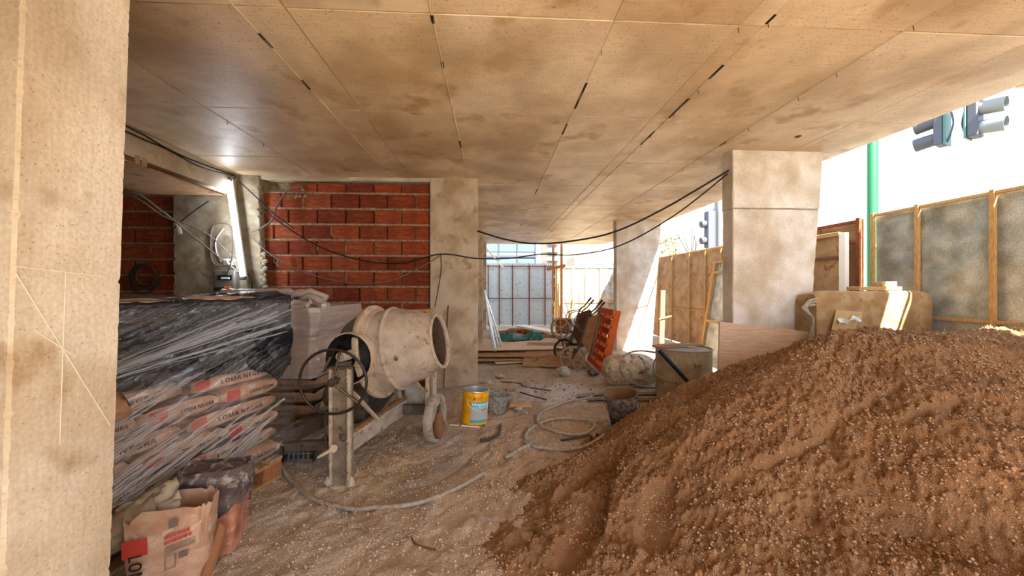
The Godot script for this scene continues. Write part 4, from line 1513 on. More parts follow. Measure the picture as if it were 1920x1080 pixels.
func pallet(xf: Transform3D, size: Vector2, label: String) -> void:
	var t := thing("timber_pallet", label, "pallet")
	t.transform = xf
	for k in 3:
		var z := (k - 1) * (size.y / 2.0 - 0.06)
		for i in 3:
			var s := S()
			box(s, T(Vector3((i - 1) * (size.x / 2.0 - 0.07), 0.065, z)), Vector3(0.14, 0.09, 0.1))
			part(t, "block", s, M["timber_red"])
		var r := S()
		box(r, T(Vector3(0, 0.01, z)), Vector3(size.x, 0.02, 0.1))
		part(t, "runner", r, M["timber_pale"])
		r = S()
		box(r, T(Vector3(0, 0.12, z)), Vector3(size.x, 0.02, 0.1))
		part(t, "stringer", r, M["timber_pale"])
	for i in 7:
		var s := S()
		box(s, T(Vector3((i - 3) * (size.x - 0.1) / 6.0, 0.142, 0)), Vector3(0.1, 0.02, size.y))
		part(t, "slat", s, M["timber"])

# an open paper tube standing up: rounded rectangle, walls creased, rim torn
func paper_tube(xf: Transform3D, w: float, d: float, h: float, tear: float, seed_value: float) -> SurfaceTool:
	var s := S()
	grid(s, 64, 26, func(u: float, v: float) -> Vector3:
		var a := TAU * u
		var ca := cos(a)
		var sa := sin(a)
		var x := w / 2.0 * signf(ca) * pow(absf(ca), 0.35)
		var z := d / 2.0 * signf(sa) * pow(absf(sa), 0.35)
		var uu := fposmod(u, 1.0)
		var rim := h * (1.0 - tear * (0.5 + 0.5 * fn.get_noise_2d(cos(a) * 140.0 + seed_value * 50.0, sin(a) * 140.0)) - tear * 0.7 * exp(-pow((uu - 0.62) / 0.07, 2.0)))
		var n := 0.022 * fn.get_noise_3d(cos(a) * 80.0 + seed_value * 70.0, v * 130.0, sin(a) * 80.0) * (0.3 + v)
		var flare := 1.0 + 0.12 * v * v
		return xf * Vector3(x * flare + n, v * rim, z * flare + n))
	return s

func torn_bags() -> void:
	# front one: standing open, red block and upright lettering on the side to the camera
	var xf := T(Vector3(-1.385, -0.01, -1.70), Vector3(0, 24, 0))
	var t := thing("torn_cement_bag", "torn open cement bag with red block standing at the lower left", "empty bag", xf.origin)
	wpart(t, "paper_wall", paper_tube(xf, 0.27, 0.17, 0.43, 0.25, 2.0), M["bag_paper"])
	var f := func(x: float, y: float) -> Vector3: return xf * Vector3(x, y, 0.085 * (1.0 + 0.12 * pow(y / 0.36, 2.0)) + 0.018)
	var s := S()
	grid(s, 8, 10, func(u: float, v: float) -> Vector3: return f.call(lerpf(-0.128, -0.052, u), lerpf(0.235, 0.305, v)))
	wpart(t, "red_block", s, M["print_red"], "red printed block")
	s = S()
	lettering(s, "LOMA NEGRA", func(x: float, y: float) -> Vector3: return f.call(-0.09 + y * 0.042, 0.065 - x * 0.042))
	wpart(t, "lettering", s, M["print_black"], "black upright lettering")
	s = S()
	small_print(s, f, 0.0, 0.278, 0.105, 0.013, 0.2, 2, 31)
	wpart(t, "red_lettering", s, M["print_red"])
	s = S()
	for k in 4:
		grid(s, 6, 1, func(u: float, v: float) -> Vector3: return f.call(lerpf(0.0, 0.1, u), 0.242 - k * 0.008 + u * 0.02 + v * 0.003))
	grid(s, 4, 4, func(u: float, v: float) -> Vector3: return f.call(lerpf(0.045, 0.075, u), lerpf(0.185, 0.21, v) + u * 0.005))
	grid(s, 4, 4, func(u: float, v: float) -> Vector3: return f.call(lerpf(0.015, 0.043, u), lerpf(0.32, 0.352, v) + u * 0.005))
	for q in [[0.0, 0.15, 0.034, 0.003], [0.0, 0.205, 0.034, 0.003]]:
		grid(s, 4, 1, func(u: float, v: float) -> Vector3: return f.call(q[0] + u * q[2], q[1] + v * q[3] + u * 0.006))
	for x in [0.0, 0.032]:
		grid(s, 1, 6, func(u: float, v: float) -> Vector3: return f.call(x + u * 0.003, 0.15 + v * 0.056 + x * 0.17))
	wpart(t, "grey_print", s, M["print_grey"])
	# second bag behind it, dark with cement dust at its folded top, pink side turned to the right
	var xf2 := T(Vector3(-1.40, -0.01, -1.93), Vector3(-4, 12, -2))
	var t2 := thing("torn_cement_bag", "empty cement bag grey with dust, its pink printed side to the right", "empty bag", xf2.origin)
	wpart(t2, "paper_wall", paper_tube(xf2, 0.24, 0.14, 0.40, 0.12, 7.0), M["bag_paper_pink"])
	s = S()
	grid(s, 36, 18, func(u: float, v: float) -> Vector3:
		var a := TAU * u
		var x := 0.138 * signf(cos(a)) * pow(absf(cos(a)), 0.4)
		var z := 0.088 * signf(sin(a)) * pow(absf(sin(a)), 0.4)
		var n := 0.022 * fn.get_noise_2d(cos(a) * 150.0, v * 200.0 + sin(a) * 150.0)
		return xf2 * Vector3(x * (1.02 + 0.1 * sin(v * 3.0)) + n, lerpf(0.23 + 0.03 * sin(a * 3.0), 0.42, v) + n, z * (1.1 + 0.15 * sin(v * 3.0)) + n))
	grid(s, 14, 14, func(u: float, v: float) -> Vector3: return xf2 * Vector3(lerpf(-0.14, 0.14, u), 0.405 + 0.03 * fn.get_noise_2d(u * 260.0, v * 260.0), lerpf(-0.09, 0.09, v)))
	wpart(t2, "folded_top", s, M["bag_cement_dust"], "dark grey dusty folded top")
	s = S()
	var side := func(x: float, y: float) -> Vector3: return xf2 * Vector3(0.143, y, 0.05 - x)
	lettering(s, "CAL", func(x: float, y: float) -> Vector3: return side.call(0.05 + x * 0.022, 0.30 + y * 0.02))
	wpart(t2, "word", s, M["print_pink_red"])
	s = S()
	small_print(s, side, 0.0, 0.25, 0.1, 0.008, 0.1, 14, 77)
	wpart(t2, "small_print", s, M["print_pink_red"])
	# crumpled grey paper and a brown inner sheet beside them
	s = S()
	var xf3 := T(Vector3(-1.52, 0.30, -1.66), Vector3(20, 35, 28))
	grid(s, 30, 24, func(u: float, v: float) -> Vector3:
		var a := lerpf(-1.2, 2.4, v)
		var r := 0.07 + 0.012 * fn.get_noise_2d(u * 200.0, v * 200.0)
		return xf3 * Vector3(lerpf(-0.12, 0.12 + 0.02 * fn.get_noise_1d(v * 400.0), u), cos(a) * r, sin(a) * r))
	grid(s, 20, 16, func(u: float, v: float) -> Vector3: return xf3 * Vector3(lerpf(-0.02, 0.2, u), 0.075 + 0.03 * fn.get_noise_2d(u * 250.0, v * 250.0) - 0.05 * v, lerpf(-0.05, 0.09, v)))
	solo("crumpled_paper", s, M["paper_grey"], "crumpled grey paper lying against the torn cement bag", "paper")
	s = S()
	grid(s, 10, 18, func(u: float, v: float) -> Vector3: return Vector3(-1.245 + 0.05 * u - 0.03 * v, 0.0 + 0.2 * v + 0.01 * sin(u * 6.0), -1.62 - 0.18 * v + 0.03 * sin(u * 3.0) * (1.0 - v)))
	solo("torn_paper", s, M["paper_inside"], "curled brown strip of torn bag paper at the lower left", "paper")

# print too small to read: rows of short dashes
func small_print(s: SurfaceTool, f: Callable, x0: float, y0: float, w: float, h: float, slope: float, rows: int, sd: int) -> void:
	var rng := RandomNumberGenerator.new()
	rng.seed = sd
	for k in rows:
		var x := 0.0
		while x < w * rng.randf_range(0.75, 1.0):
			var l := minf(rng.randf_range(0.004, 0.014), w - x)
			if l < 0.003:
				break
			grid(s, 1, 1, func(u: float, v: float) -> Vector3: return f.call(x0 + x + u * l, y0 - k * h * 1.7 + (x + u * l) * slope + v * h))
			x += l + rng.randf_range(0.002, 0.004)

# ------------------------------------------------------------------ concrete mixer
func wheel(parent: Node3D, called: String, xf: Transform3D, r: float, w: float, spokes: int, tyre: Material, disc: Material, spoke_w := 0.05) -> void:
	# local y is the axle
	var s := S()
	lathe(s, xf, [Vector2(r * 0.84, -w / 2.0), Vector2(r * 0.97, -w / 2.0), Vector2(r, -w * 0.3), Vector2(r, w * 0.3), Vector2(r * 0.97, w / 2.0), Vector2(r * 0.84, w / 2.0), Vector2(r * 0.82, w * 0.35), Vector2(r * 0.82, -w * 0.35), Vector2(r * 0.84, -w / 2.0)], 30)
	var o := wpart(parent, called, s, tyre)
	s = S()
	for k in spokes:
		var a := TAU * k / spokes + 0.4
		var d := Vector3(cos(a), 0, sin(a))
		box(s, xf * frame(d * r * 0.47, d, Vector3.UP), Vector3(r * 0.78, w * 0.35, spoke_w), 0.004)
	var sp := part(o, "spokes", s, disc)
	sp.set_meta("label", "wheel spokes")
	s = S()
	lathe(s, xf, [Vector2(0.0, -w * 0.6), Vector2(r * 0.2, -w * 0.6), Vector2(r * 0.2, w * 0.6), Vector2(0.0, w * 0.6)], 16)
	part(o, "hub", s, disc)

func build_mixer() -> void:
	var t := thing("concrete_mixer", "tilting drum concrete mixer crusted with cement in front of the brick wall", "concrete mixer", Vector3(-0.95, 0, -2.85))
	# drum: axis towards the right, rising, turned a little to the camera
	var ax := Vector3(0.971, 0.174, 0.163).normalized()
	var c := Vector3(-0.865, 0.812, -2.96)
	var z := ax.cross(Vector3.UP).normalized()
	var x := z.cross(ax).normalized()
	var dx := Transform3D(Basis(x, ax, z), c)
	var s := S()
	lathe(s, dx, [Vector2(0.296, -0.005), Vector2(0.302, 0.03), Vector2(0.306, 0.135), Vector2(0.316, 0.14), Vector2(0.321, 0.15), Vector2(0.316, 0.16), Vector2(0.305, 0.166), Vector2(0.288, 0.23), Vector2(0.262, 0.315), Vector2(0.264, 0.32), Vector2(0.258, 0.33), Vector2(0.240, 0.375), Vector2(0.206, 0.46), Vector2(0.202, 0.48), Vector2(0.190, 0.48), Vector2(0.192, 0.46), Vector2(0.235, 0.35), Vector2(0.29, 0.17), Vector2(0.29, 0.02)], 64, 0.004)
	var drum := wpart(t, "drum", s, M["crusted_steel"])
	s = S()
	lathe(s, dx, [Vector2(0.186, 0.47), Vector2(0.206, 0.47), Vector2(0.210, 0.48), Vector2(0.206, 0.49), Vector2(0.19, 0.49), Vector2(0.186, 0.483), Vector2(0.186, 0.47)], 44, 0.003)
	part(drum, "mouth_rim", s, M["crusted_pale"]).transform = Transform3D()
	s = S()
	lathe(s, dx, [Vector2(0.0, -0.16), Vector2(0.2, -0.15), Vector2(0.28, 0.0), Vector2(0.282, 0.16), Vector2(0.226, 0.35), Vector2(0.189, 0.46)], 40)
	part(drum, "lining", s, M["drum_inside"], "crusted inside of the drum, shade put into its colour")
	s = S()
	lathe(s, dx, [Vector2(0.29, -0.035), Vector2(0.352, -0.035), Vector2(0.358, -0.02), Vector2(0.358, 0.0), Vector2(0.350, 0.008), Vector2(0.318, 0.01), Vector2(0.312, 0.04), Vector2(0.295, 0.045)], 60, 0.003)
	wpart(t, "ring_gear", s, M["crusted_pale"], "pale crusted ring gear flange")
	s = S()
	lathe(s, dx, [Vector2(0.315, -0.02), Vector2(0.305, -0.10), Vector2(0.26, -0.2), Vector2(0.17, -0.27), Vector2(0.0, -0.29)], 44, 0.004)
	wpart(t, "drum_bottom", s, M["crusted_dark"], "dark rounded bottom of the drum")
	# bolts on the drum
	for k in 3:
		s = S()
		var a := -0.35 + k * 2.1
		var p := dx * Vector3(0.284 * cos(a), 0.24, 0.284 * sin(a))
		lump(s, p, Vector3(0.014, 0.014, 0.014), k, 8, 6, 0.1)
		part(drum, "bolt", s, M["crusted_dark"]).transform = Transform3D()
	# big belt pulley, dark dish with a pale rim, facing the camera
	var pn := Vector3(-0.22, 0.03, 0.97).normalized()
	var pz := pn.cross(Vector3.UP).normalized()
	var pxf := Transform3D(Basis(pz.cross(pn) * -1.0, pn, pz), Vector3(-0.984, 0.815, -2.63))
	s = S()
	lathe(s, pxf, [Vector2(0.170, 0.018), Vector2(0.176, 0.02), Vector2(0.18, 0.01), Vector2(0.18, -0.055), Vector2(0.173, -0.06), Vector2(0.167, -0.05)], 52)
	var pul := wpart(t, "pulley_rim", s, M["crusted_pale"])
	s = S()
	lathe(s, pxf, [Vector2(0.0, 0.03), Vector2(0.05, 0.03), Vector2(0.055, -0.01), Vector2(0.135, -0.03), Vector2(0.171, 0.012)], 44)
	part(pul, "pulley_dish", s, M["black_steel"], "black dished face of the pulley")
	# trunnion bearing in front of it
	s = S()
	lathe(s, Transform3D(pxf.basis, Vector3(-0.985, 0.845, -2.56)), [Vector2(0.0, 0.06), Vector2(0.03, 0.06), Vector2(0.033, 0.05), Vector2(0.033, -0.1), Vector2(0.0, -0.1)], 22)
	wpart(t, "bearing", s, M["crusted_steel"])
	s = S()
	wbox(s, Vector3(-1.065, 0.765, -2.56), Vector3(-0.925, 0.785, -2.48), 0.005)
	wbox(s, Vector3(-1.03, 0.785, -2.56), Vector3(-0.94, 0.81, -2.5), 0.004)
	bar(s, Vector3(-1.12, 0.74, -2.55), Vector3(-1.075, 0.84, -2.55), 0.03, 0.012)
	wpart(t, "bearing_plate", s, M["crusted_dark"])
	# front post: a channel section with pale crusted flanges
	s = S()
	wbox(s, Vector3(-1.052, -0.01, -2.52), Vector3(-0.938, 0.765, -2.505), 0.003)
	var post := wpart(t, "front_post", s, M["crusted_post"])
	for q in [[-1.058, -1.046], [-0.944, -0.930]]:
		s = S()
		var rings := []
		for k in 40:
			var y := -0.01 + 0.785 * k / 39.0
			var j := 0.003 * fn.get_noise_2d(y * 900.0, q[0] * 900.0)
			rings.append(PackedVector3Array([Vector3(q[0] - j, y, -2.56), Vector3(q[0] - j, y, -2.475 + j), Vector3(q[1] + j, y, -2.475 + j), Vector3(q[1] + j, y, -2.56)]))
		loft(s, rings)
		part(post, "flange", s, M["crusted_pale"])
	s = S()
	lump(s, Vector3(-0.925, 0.02, -2.49), Vector3(0.03, 0.05, 0.035), 3.0)
	lump(s, Vector3(-1.065, 0.045, -2.49), Vector3(0.025, 0.03, 0.03), 5.0)
	lump(s, Vector3(-1.0, 0.005, -2.47), Vector3(0.07, 0.02, 0.03), 9.0)
	part(post, "cement_crust", s, M["crusted_pale"])
	# tilt wheel with three spokes
	var wc := Vector3(-1.010, 0.703, -2.43)
	s = S()
	var ring := []
	for k in 49:
		var a := TAU * k / 48.0
		ring.append(wc + Vector3(0.208 * cos(a), 0.208 * sin(a), 0.012 * sin(a)))
	tube(s, ring, 0.0095, 8, false)
	var tw := wpart(t, "tilt_wheel", s, M["wheel_dark"], "large steel tilting handwheel")
	for deg in [76.0, 189.0, -42.0]:
		s = S()
		var a := deg_to_rad(deg)
		tube(s, [wc + Vector3(0.02 * cos(a), 0.02 * sin(a), 0.02), wc + Vector3(0.206 * cos(a), 0.206 * sin(a), 0.012 * sin(a))], 0.0085, 7)
		part(tw, "spoke", s, M["worn_steel"])
	s = S()
	lathe(s, T(wc, Vector3(90, 0, 0)), [Vector2(0.0, 0.04), Vector2(0.02, 0.04), Vector2(0.026, 0.03), Vector2(0.026, -0.03), Vector2(0.0, -0.03)], 16)
	part(tw, "hub", s, M["worn_steel"])
	s = S()
	tube(s, [wc, Vector3(-1.0, 0.70, -2.75)], 0.016, 8)
	part(tw, "shaft", s, M["crusted_dark"])
	# hook and chain hanging on the post, tow pin low down
	s = S()
	var hk := []
	for k in 17:
		var a := TAU * k / 16.0
		hk.append(Vector3(-0.962, 0.335, -2.462) + Vector3(0.02 * cos(a), 0.022 * sin(a), 0))
	tube(s, hk, 0.005, 6, false)
	wpart(t, "lock_ring", s, M["worn_steel"])
	s = S()
	tube(s, [Vector3(-1.01, 0.27, -2.47), Vector3(-1.05, 0.258, -2.42), Vector3(-1.085, 0.245, -2.38)], [0.015, 0.012, 0.008], 10)
	lathe(s, T(Vector3(-1.02, 0.267, -2.455), Vector3(60, 40, 0)), [Vector2(0.0, 0.01), Vector2(0.024, 0.01), Vector2(0.024, -0.01), Vector2(0.0, -0.01)], 14)
	wpart(t, "tow_pin", s, M["crusted_pale"])
	s = S()
	for k in 9:
		var cc := Vector3(-1.075, 0.52 - k * 0.028, -2.47)
		var lk := []
		for i in 9:
			var a := TAU * i / 8.0
			lk.append(cc + (Vector3(0.007 * cos(a), 0.018 * sin(a), 0) if k % 2 == 0 else Vector3(0, 0.018 * sin(a), 0.007 * cos(a))))
		tube(s, lk, 0.0028, 5, false)
	wpart(t, "chain", s, M["worn_steel"])
	# chassis beam running back from the post, sand lying along its top
	s = S()
	bar(s, Vector3(-0.985, 0.255, -2.53), Vector3(-0.785, 0.255, -3.36), 0.075, 0.12, Vector3.UP, 0.006)
	wpart(t, "chassis_beam", s, M["crusted_steel"])
	s = S()
	for k in 26:
		var f := k / 25.0
		lump(s, Vector3(-0.975, 0.315, -2.56).lerp(Vector3(-0.785, 0.325, -3.36), f), Vector3(0.035, 0.016 + 0.02 * absf(fn.get_noise_1d(k * 130.0)), 0.035), k * 1.7, 8, 5)
	wpart(t, "spilt_sand", s, M["sand_clod"], "sand lying along the beam")
	# second beam on the far side, cross members, rear upright with its yoke
	s = S()
	bar(s, Vector3(-1.45, 0.25, -2.7), Vector3(-1.25, 0.25, -3.4), 0.07, 0.1)
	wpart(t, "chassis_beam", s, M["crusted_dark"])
	s = S()
	bar(s, Vector3(-1.28, 0.25, -3.36), Vector3(-0.45, 0.25, -3.24), 0.06, 0.08)
	wpart(t, "axle_beam", s, M["crusted_dark"])
	s = S()
	bar(s, Vector3(-1.40, 0.22, -2.62), Vector3(-1.0, 0.26, -2.56), 0.05, 0.06)
	wpart(t, "cross_member", s, M["crusted_dark"])
	s = S()
	wbox(s, Vector3(-0.815, 0.2, -3.38), Vector3(-0.775, 0.62, -3.33), 0.004)
	wpart(t, "rear_upright", s, M["crusted_dark"])
	s = S()
	bar(s, Vector3(-0.935, 0.60, -2.56), Vector3(-0.86, 0.31, -2.86), 0.03, 0.018)
	wpart(t, "brace", s, M["crusted_pale"])
	s = S()
	bar(s, Vector3(-0.80, 0.34, -3.3), Vector3(-0.80, 0.6, -3.16), 0.03, 0.02)
	wpart(t, "brace", s, M["crusted_steel"])
	s = S()
	bar(s, Vector3(-0.775, 0.6, -3.34), Vector3(-0.52, 0.30, -3.28), 0.03, 0.025)
	wpart(t, "brace", s, M["crusted_pale"])
	s = S()
	prism(s, Transform3D(Basis(), Vector3(0, 0, -3.37)), [Vector2(-0.775, 0.16), Vector2(-0.775, 0.56), Vector2(-0.5, 0.27), Vector2(-0.5, 0.12)], 0.01)
	wpart(t, "side_plate", s, M["crusted_steel"])
	# yoke legs under the mouth
	for q in [[-0.565, -0.53], [-0.505, -0.475]]:
		s = S()
		wbox(s, Vector3(q[0], 0.30, -3.24), Vector3(q[1], 0.70, -3.18), 0.006)
		wpart(t, "yoke_leg", s, M["crusted_pale"])
	s = S()
	wbox(s, Vector3(-0.60, 0.66, -3.27), Vector3(-0.45, 0.72, -3.15), 0.006)
	wpart(t, "yoke_head", s, M["crusted_dark"])
	# motor hidden low behind the beam
	s = S()
	lathe(s, T(Vector3(-1.12, 0.46, -3.0), Vector3(0, 0, 80)), [Vector2(0.0, -0.17), Vector2(0.09, -0.17), Vector2(0.11, -0.14), Vector2(0.11, 0.14), Vector2(0.09, 0.17), Vector2(0.0, 0.17)], 20)
	wpart(t, "motor", s, M["crusted_dark"])
	s = S()
	wbox(s, Vector3(-1.26, 0.26, -3.1), Vector3(-0.98, 0.37, -2.92), 0.006)
	wpart(t, "motor_mount", s, M["crusted_dark"])
	s = S()
	bar(s, Vector3(-0.95, 0.30, -3.0), Vector3(-0.84, 0.46, -3.1), 0.2, 0.02)
	wpart(t, "belt_guard", s, M["crusted_dark"])
	# right wheel on its axle, sand caught in it; left wheel behind
	var wax := Vector3(0.98, 0, 0.19).normalized()
	var wxf := Transform3D(Basis(Vector3.UP, wax, Vector3.UP.cross(wax)), Vector3(-0.485, 0.196, -3.21))
	wheel(t, "wheel", wxf, 0.2, 0.07, 4, M["crusted_steel"], M["crusted_pale"], 0.075)
	wheel(t, "wheel", Transform3D(wxf.basis, Vector3(-1.40, 0.196, -3.42)), 0.2, 0.07, 4, M["crusted_steel"], M["crusted_pale"], 0.075)
	s = S()
	lump(s, Vector3(-0.455, 0.13, -3.18), Vector3(0.05, 0.09, 0.07), 4.0, 14, 9)
	lump(s, Vector3(-0.445, 0.2, -3.17), Vector3(0.03, 0.06, 0.04), 8.0, 10, 7)
	wpart(t, "packed_sand", s, M["sand_clod"], "sand packed in the wheel")

# ------------------------------------------------------------------ things standing about
func bucket(label: String, at: Vector3, tilt: Vector3, r0: float, r1: float, h: float, outer: Material, inner: Material, handle: bool, called := "bucket") -> Node3D:
	var t := thing(called, label, "bucket", at)
	t.transform = T(at, tilt)
	var s := S()
	lathe(s, Transform3D(), [Vector2(0.0, 0.0), Vector2(r0, 0.0), Vector2(r0 * 1.01, 0.008), Vector2(lerpf(r0, r1, 0.85), h * 0.85), Vector2(lerpf(r0, r1, 0.85) + 0.006, h * 0.86), Vector2(lerpf(r0, r1, 0.92) + 0.006, h * 0.92), Vector2(r1, h * 0.97), Vector2(r1 + 0.004, h), Vector2(r1 - 0.004, h)], 34, 0.008)
	part(t, "body", s, outer)
	s = S()
	lathe(s, Transform3D(), [Vector2(r1 - 0.004, h), Vector2(lerpf(r0, r1, 0.9) - 0.006, h * 0.9), Vector2(r0 - 0.004, 0.02), Vector2(0.0, 0.02)], 34, 0.008)
	part(t, "inside", s, inner)
	if handle:
		s = S()
		var pts := []
		for k in 21:
			var a := PI * k / 20.0
			pts.append(Vector3((r1 + 0.008) * cos(a), h * 0.88 - 0.16 * sin(a), (r1 + 0.01) * (0.35 + 0.65 * sin(a))))
		tube(s, pts, 0.0035, 6)
		part(t, "wire_handle", s, M["worn_steel"])
		for sx in [-1, 1]:
			s = S()
			lump(s, Vector3(sx * (r1 + 0.004), h * 0.88, (r1 + 0.01) * 0.3), Vector3(0.012, 0.012, 0.012), 2.0, 7, 5, 0.05)
			part(t, "handle_lug", s, outer)
	return t

func build_props() -> void:
	# yellow can
	var can := thing("sealant_can", "open yellow metal can with teal and grey label by the fin", "paint can", Vector3(-0.185, 0.0, -3.64))
	can.transform = T(Vector3(-0.175, -0.004, -3.66), Vector3(-1, 8, -3.5))
	var s := S()
	var R := 0.125
	var Hc := 0.315
	lathe(s, Transform3D(), [Vector2(0.0, 0.0), Vector2(R - 0.002, 0.0), Vector2(R + 0.002, 0.006), Vector2(R, 0.012), Vector2(R, Hc * 0.68), Vector2(R + 0.002, Hc * 0.69), Vector2(R, Hc * 0.7), Vector2(R, Hc * 0.84), Vector2(R + 0.002, Hc * 0.85), Vector2(R, Hc * 0.86), Vector2(R, Hc - 0.004)], 44, 0.006)
	part(can, "body", s, M["yellow_paint"])
	s = S()
	lathe(s, Transform3D(), [Vector2(R, Hc - 0.006), Vector2(R + 0.005, Hc - 0.003), Vector2(R + 0.004, Hc + 0.003), Vector2(R - 0.004, Hc + 0.003), Vector2(R - 0.005, Hc - 0.02), Vector2(R - 0.006, 0.02), Vector2(0.0, 0.02)], 44, 0.006)
	part(can, "rim", s, M["aluminium"])
	var wob := func(a: float) -> float: return R * (1.0 + 0.006 * sin(2.0 * a + 0.7) + 0.0036 * sin(3.0 * a)) + 0.003
	# x runs round the can in metres from its middle towards the camera's right, y is height
	var on := func(x: float, y: float) -> Vector3:
		var a := PI / 2.0 - x / R
		var r: float = wob.call(a)
		return Vector3(cos(a) * r, y, sin(a) * r)
	for q in [["teal_band", 0.178, 0.222, "teal_paint"], ["label_strip", 0.160, 0.178, "teal_pale"], ["label_panel", 0.052, 0.160, "label_grey"], ["teal_foot", 0.028, 0.052, "teal_paint"]]:
		s = S()
		grid(s, 24, 4, func(u: float, v: float) -> Vector3: return on.call(lerpf(-0.055, 0.135, u), lerpf(q[1], q[2], v)))
		part(can, q[0], s, M[q[3]])
	s = S()
	lettering(s, "Sikaguard", func(x: float, y: float) -> Vector3: return on.call(0.035 + x * 0.026, 0.199 + y * 0.03) * Vector3(1.012, 1, 1.012))
	part(can, "lettering", s, M["timber_white"])
	s = S()
	var logo := [[-0.040, 0.238], [-0.008, 0.238], [-0.024, 0.274]]
	s.set_smooth_group(-1)
	tri(s, on.call(logo[0][0], logo[0][1]) * 1.004, on.call(logo[1][0], logo[1][1]) * 1.004, on.call(logo[2][0], logo[2][1]) * 1.004)
	part(can, "triangle_mark", s, M["logo_orange"], "orange red triangle mark")
	s = S()
	bar(s, on.call(0.05, 0.137) * Vector3(1.03, 1, 1.03), on.call(0.1, 0.15) * Vector3(1.03, 1, 1.03), 0.008, 0.008)
	part(can, "handle_grip", s, M["print_grey"])
	s = S()
	tube(s, curve([on.call(-0.1, 0.245), on.call(-0.075, 0.19) * Vector3(1.05, 1, 1.05), on.call(-0.02, 0.155) * Vector3(1.06, 1, 1.06), on.call(0.05, 0.137) * Vector3(1.04, 1, 1.04), on.call(0.1, 0.15) * Vector3(1.04, 1, 1.04), on.call(0.14, 0.215)], 6), 0.0028, 6)
	part(can, "wire_handle", s, M["white_plastic"])
	# grey bucket crushed behind it
	var gb := bucket("squashed pale grey bucket with cement behind the yellow can", Vector3(0.03, -0.01, -3.90), Vector3(6, 20, -8), 0.085, 0.122, 0.215, M["bucket_grey"], M["bucket_grey"], true)
	gb.scale = Vector3(1.0, 1.0, 0.8)
	# muddy black bucket in front of the drum
	var db := bucket("muddy dark bucket with wire handle left of the sand heap", Vector3(1.245, 0.02, -3.46), Vector3(7, -12, 8), 0.118, 0.15, 0.30, M["bucket_muddy"], M["sand_clod"], true)
	s = S()
	lathe(s, Transform3D(), [Vector2(0.120, 0.003), Vector2(0.1225, 0.01), Vector2(0.13, 0.095), Vector2(0.128, 0.10)], 34, 0.008)
	part(db, "clean_base", s, M["bucket_black"], "clean black base band")
	# steel barrel with boards over it
	var bt := thing("steel_barrel", "cut down steel barrel stained with cement behind the sand heap", "barrel", Vector3(2.28, 0, -4.33))
	s = S()
	var bR := 0.315
	lathe(s, T(Vector3(2.28, -0.01, -4.35)), [Vector2(0.0, 0.0), Vector2(bR - 0.01, 0.0), Vector2(bR, 0.01), Vector2(bR - 0.004, 0.03), Vector2(bR - 0.004, 0.225), Vector2(bR + 0.006, 0.235), Vector2(bR + 0.008, 0.25), Vector2(bR + 0.006, 0.265), Vector2(bR - 0.004, 0.275), Vector2(bR - 0.004, 0.585), Vector2(bR + 0.004, 0.592), Vector2(bR + 0.004, 0.602), Vector2(bR - 0.008, 0.602), Vector2(bR - 0.012, 0.02)], 52)
	wpart(bt, "shell", s, M["barrel_metal"])
	s = S()
	lathe(s, T(Vector3(2.28, 0.575, -4.35)), [Vector2(0.0, 0.0), Vector2(bR - 0.011, 0.0)], 40)
	wpart(bt, "slurry", s, M["lime_lump"], "pale slurry filling the barrel")
	s = S()
	var onb := func(x: float, y: float) -> Vector3:
		var a := PI / 2.0 - x / bR + 0.42
		return Vector3(2.28 + cos(a) * (bR + 0.002), y, -4.35 + sin(a) * (bR + 0.002))
	lettering(s, "9cc", func(x: float, y: float) -> Vector3: return onb.call(0.13 + x * 0.05, 0.43 + y * 0.055), false)
	wpart(bt, "scribble", s, M["print_black"])
	for q in [[Vector3(1.90, 0.612, -4.30), Vector3(2.42, 0.612, -4.48), 0.07, "timber_red", "wider of two boards lying across the steel barrel"], [Vector3(2.0, 0.612, -4.42), Vector3(2.55, 0.612, -4.40), 0.04, "timber_pale", "narrower of two boards lying across the steel barrel"]]:
		s = S()
		bar(s, q[0], q[1], q[2], 0.025)
		solo("board", s, M[q[3]], q[4], "board")
	s = S()
	tube(s, [Vector3(1.83, 0.62, -4.02), Vector3(2.24, 0.135, -3.88)], 0.022, 14)
	solo("black_pipe", s, M["black_steel"], "black plastic pipe leaning on the steel barrel", "pipe")
	# hose loop standing beside the barrel
	s = S()
	tube(s, curve([Vector3(2.15, 0.02, -4.62), Vector3(1.82, 0.08, -4.66), Vector3(1.63, 0.25, -4.66), Vector3(1.68, 0.44, -4.66), Vector3(1.86, 0.50, -4.66), Vector3(2.1, 0.47, -4.7)], 10), 0.012, 8)
	solo("hose_loop", s, M["hose_grey"], "pale hose standing in a loop over the big sack", "hose")
	s = S()
	tube(s, curve([Vector3(1.93, 0.58, -4.2), Vector3(1.86, 0.42, -4.22), Vector3(1.88, 0.28, -4.22), Vector3(1.97, 0.2, -4.2)], 8), 0.008, 7)
	solo("cable_loop", s, M["cable_grey"], "thin grey cable hanging down the left side of the barrel", "cable")
	# big sack lying behind the hoses
	var sk := thing("bulk_sack", "bulging stained white sack lying in front of the far column", "sack", Vector3(1.85, 0, -4.95))
	s = S()
	grid(s, 40, 30, func(u: float, v: float) -> Vector3:
		var a := TAU * v
		var e := 2.0 * u - 1.0
		var r := 0.215 * pow(maxf(1.0 - pow(absf(e), 4.0), 0.0), 0.4) * (1.0 + 0.08 * fn.get_noise_3d(u * 120.0, cos(a) * 70.0, sin(a) * 70.0)) * (1.12 - 0.22 * u)
		return Vector3(1.50 + 0.72 * u, maxf(0.19 + r * sin(a) * 1.0, 0.0), -4.98 + r * 1.15 * cos(a)))
	wpart(sk, "body", s, M["sack_white"])
	s = S()
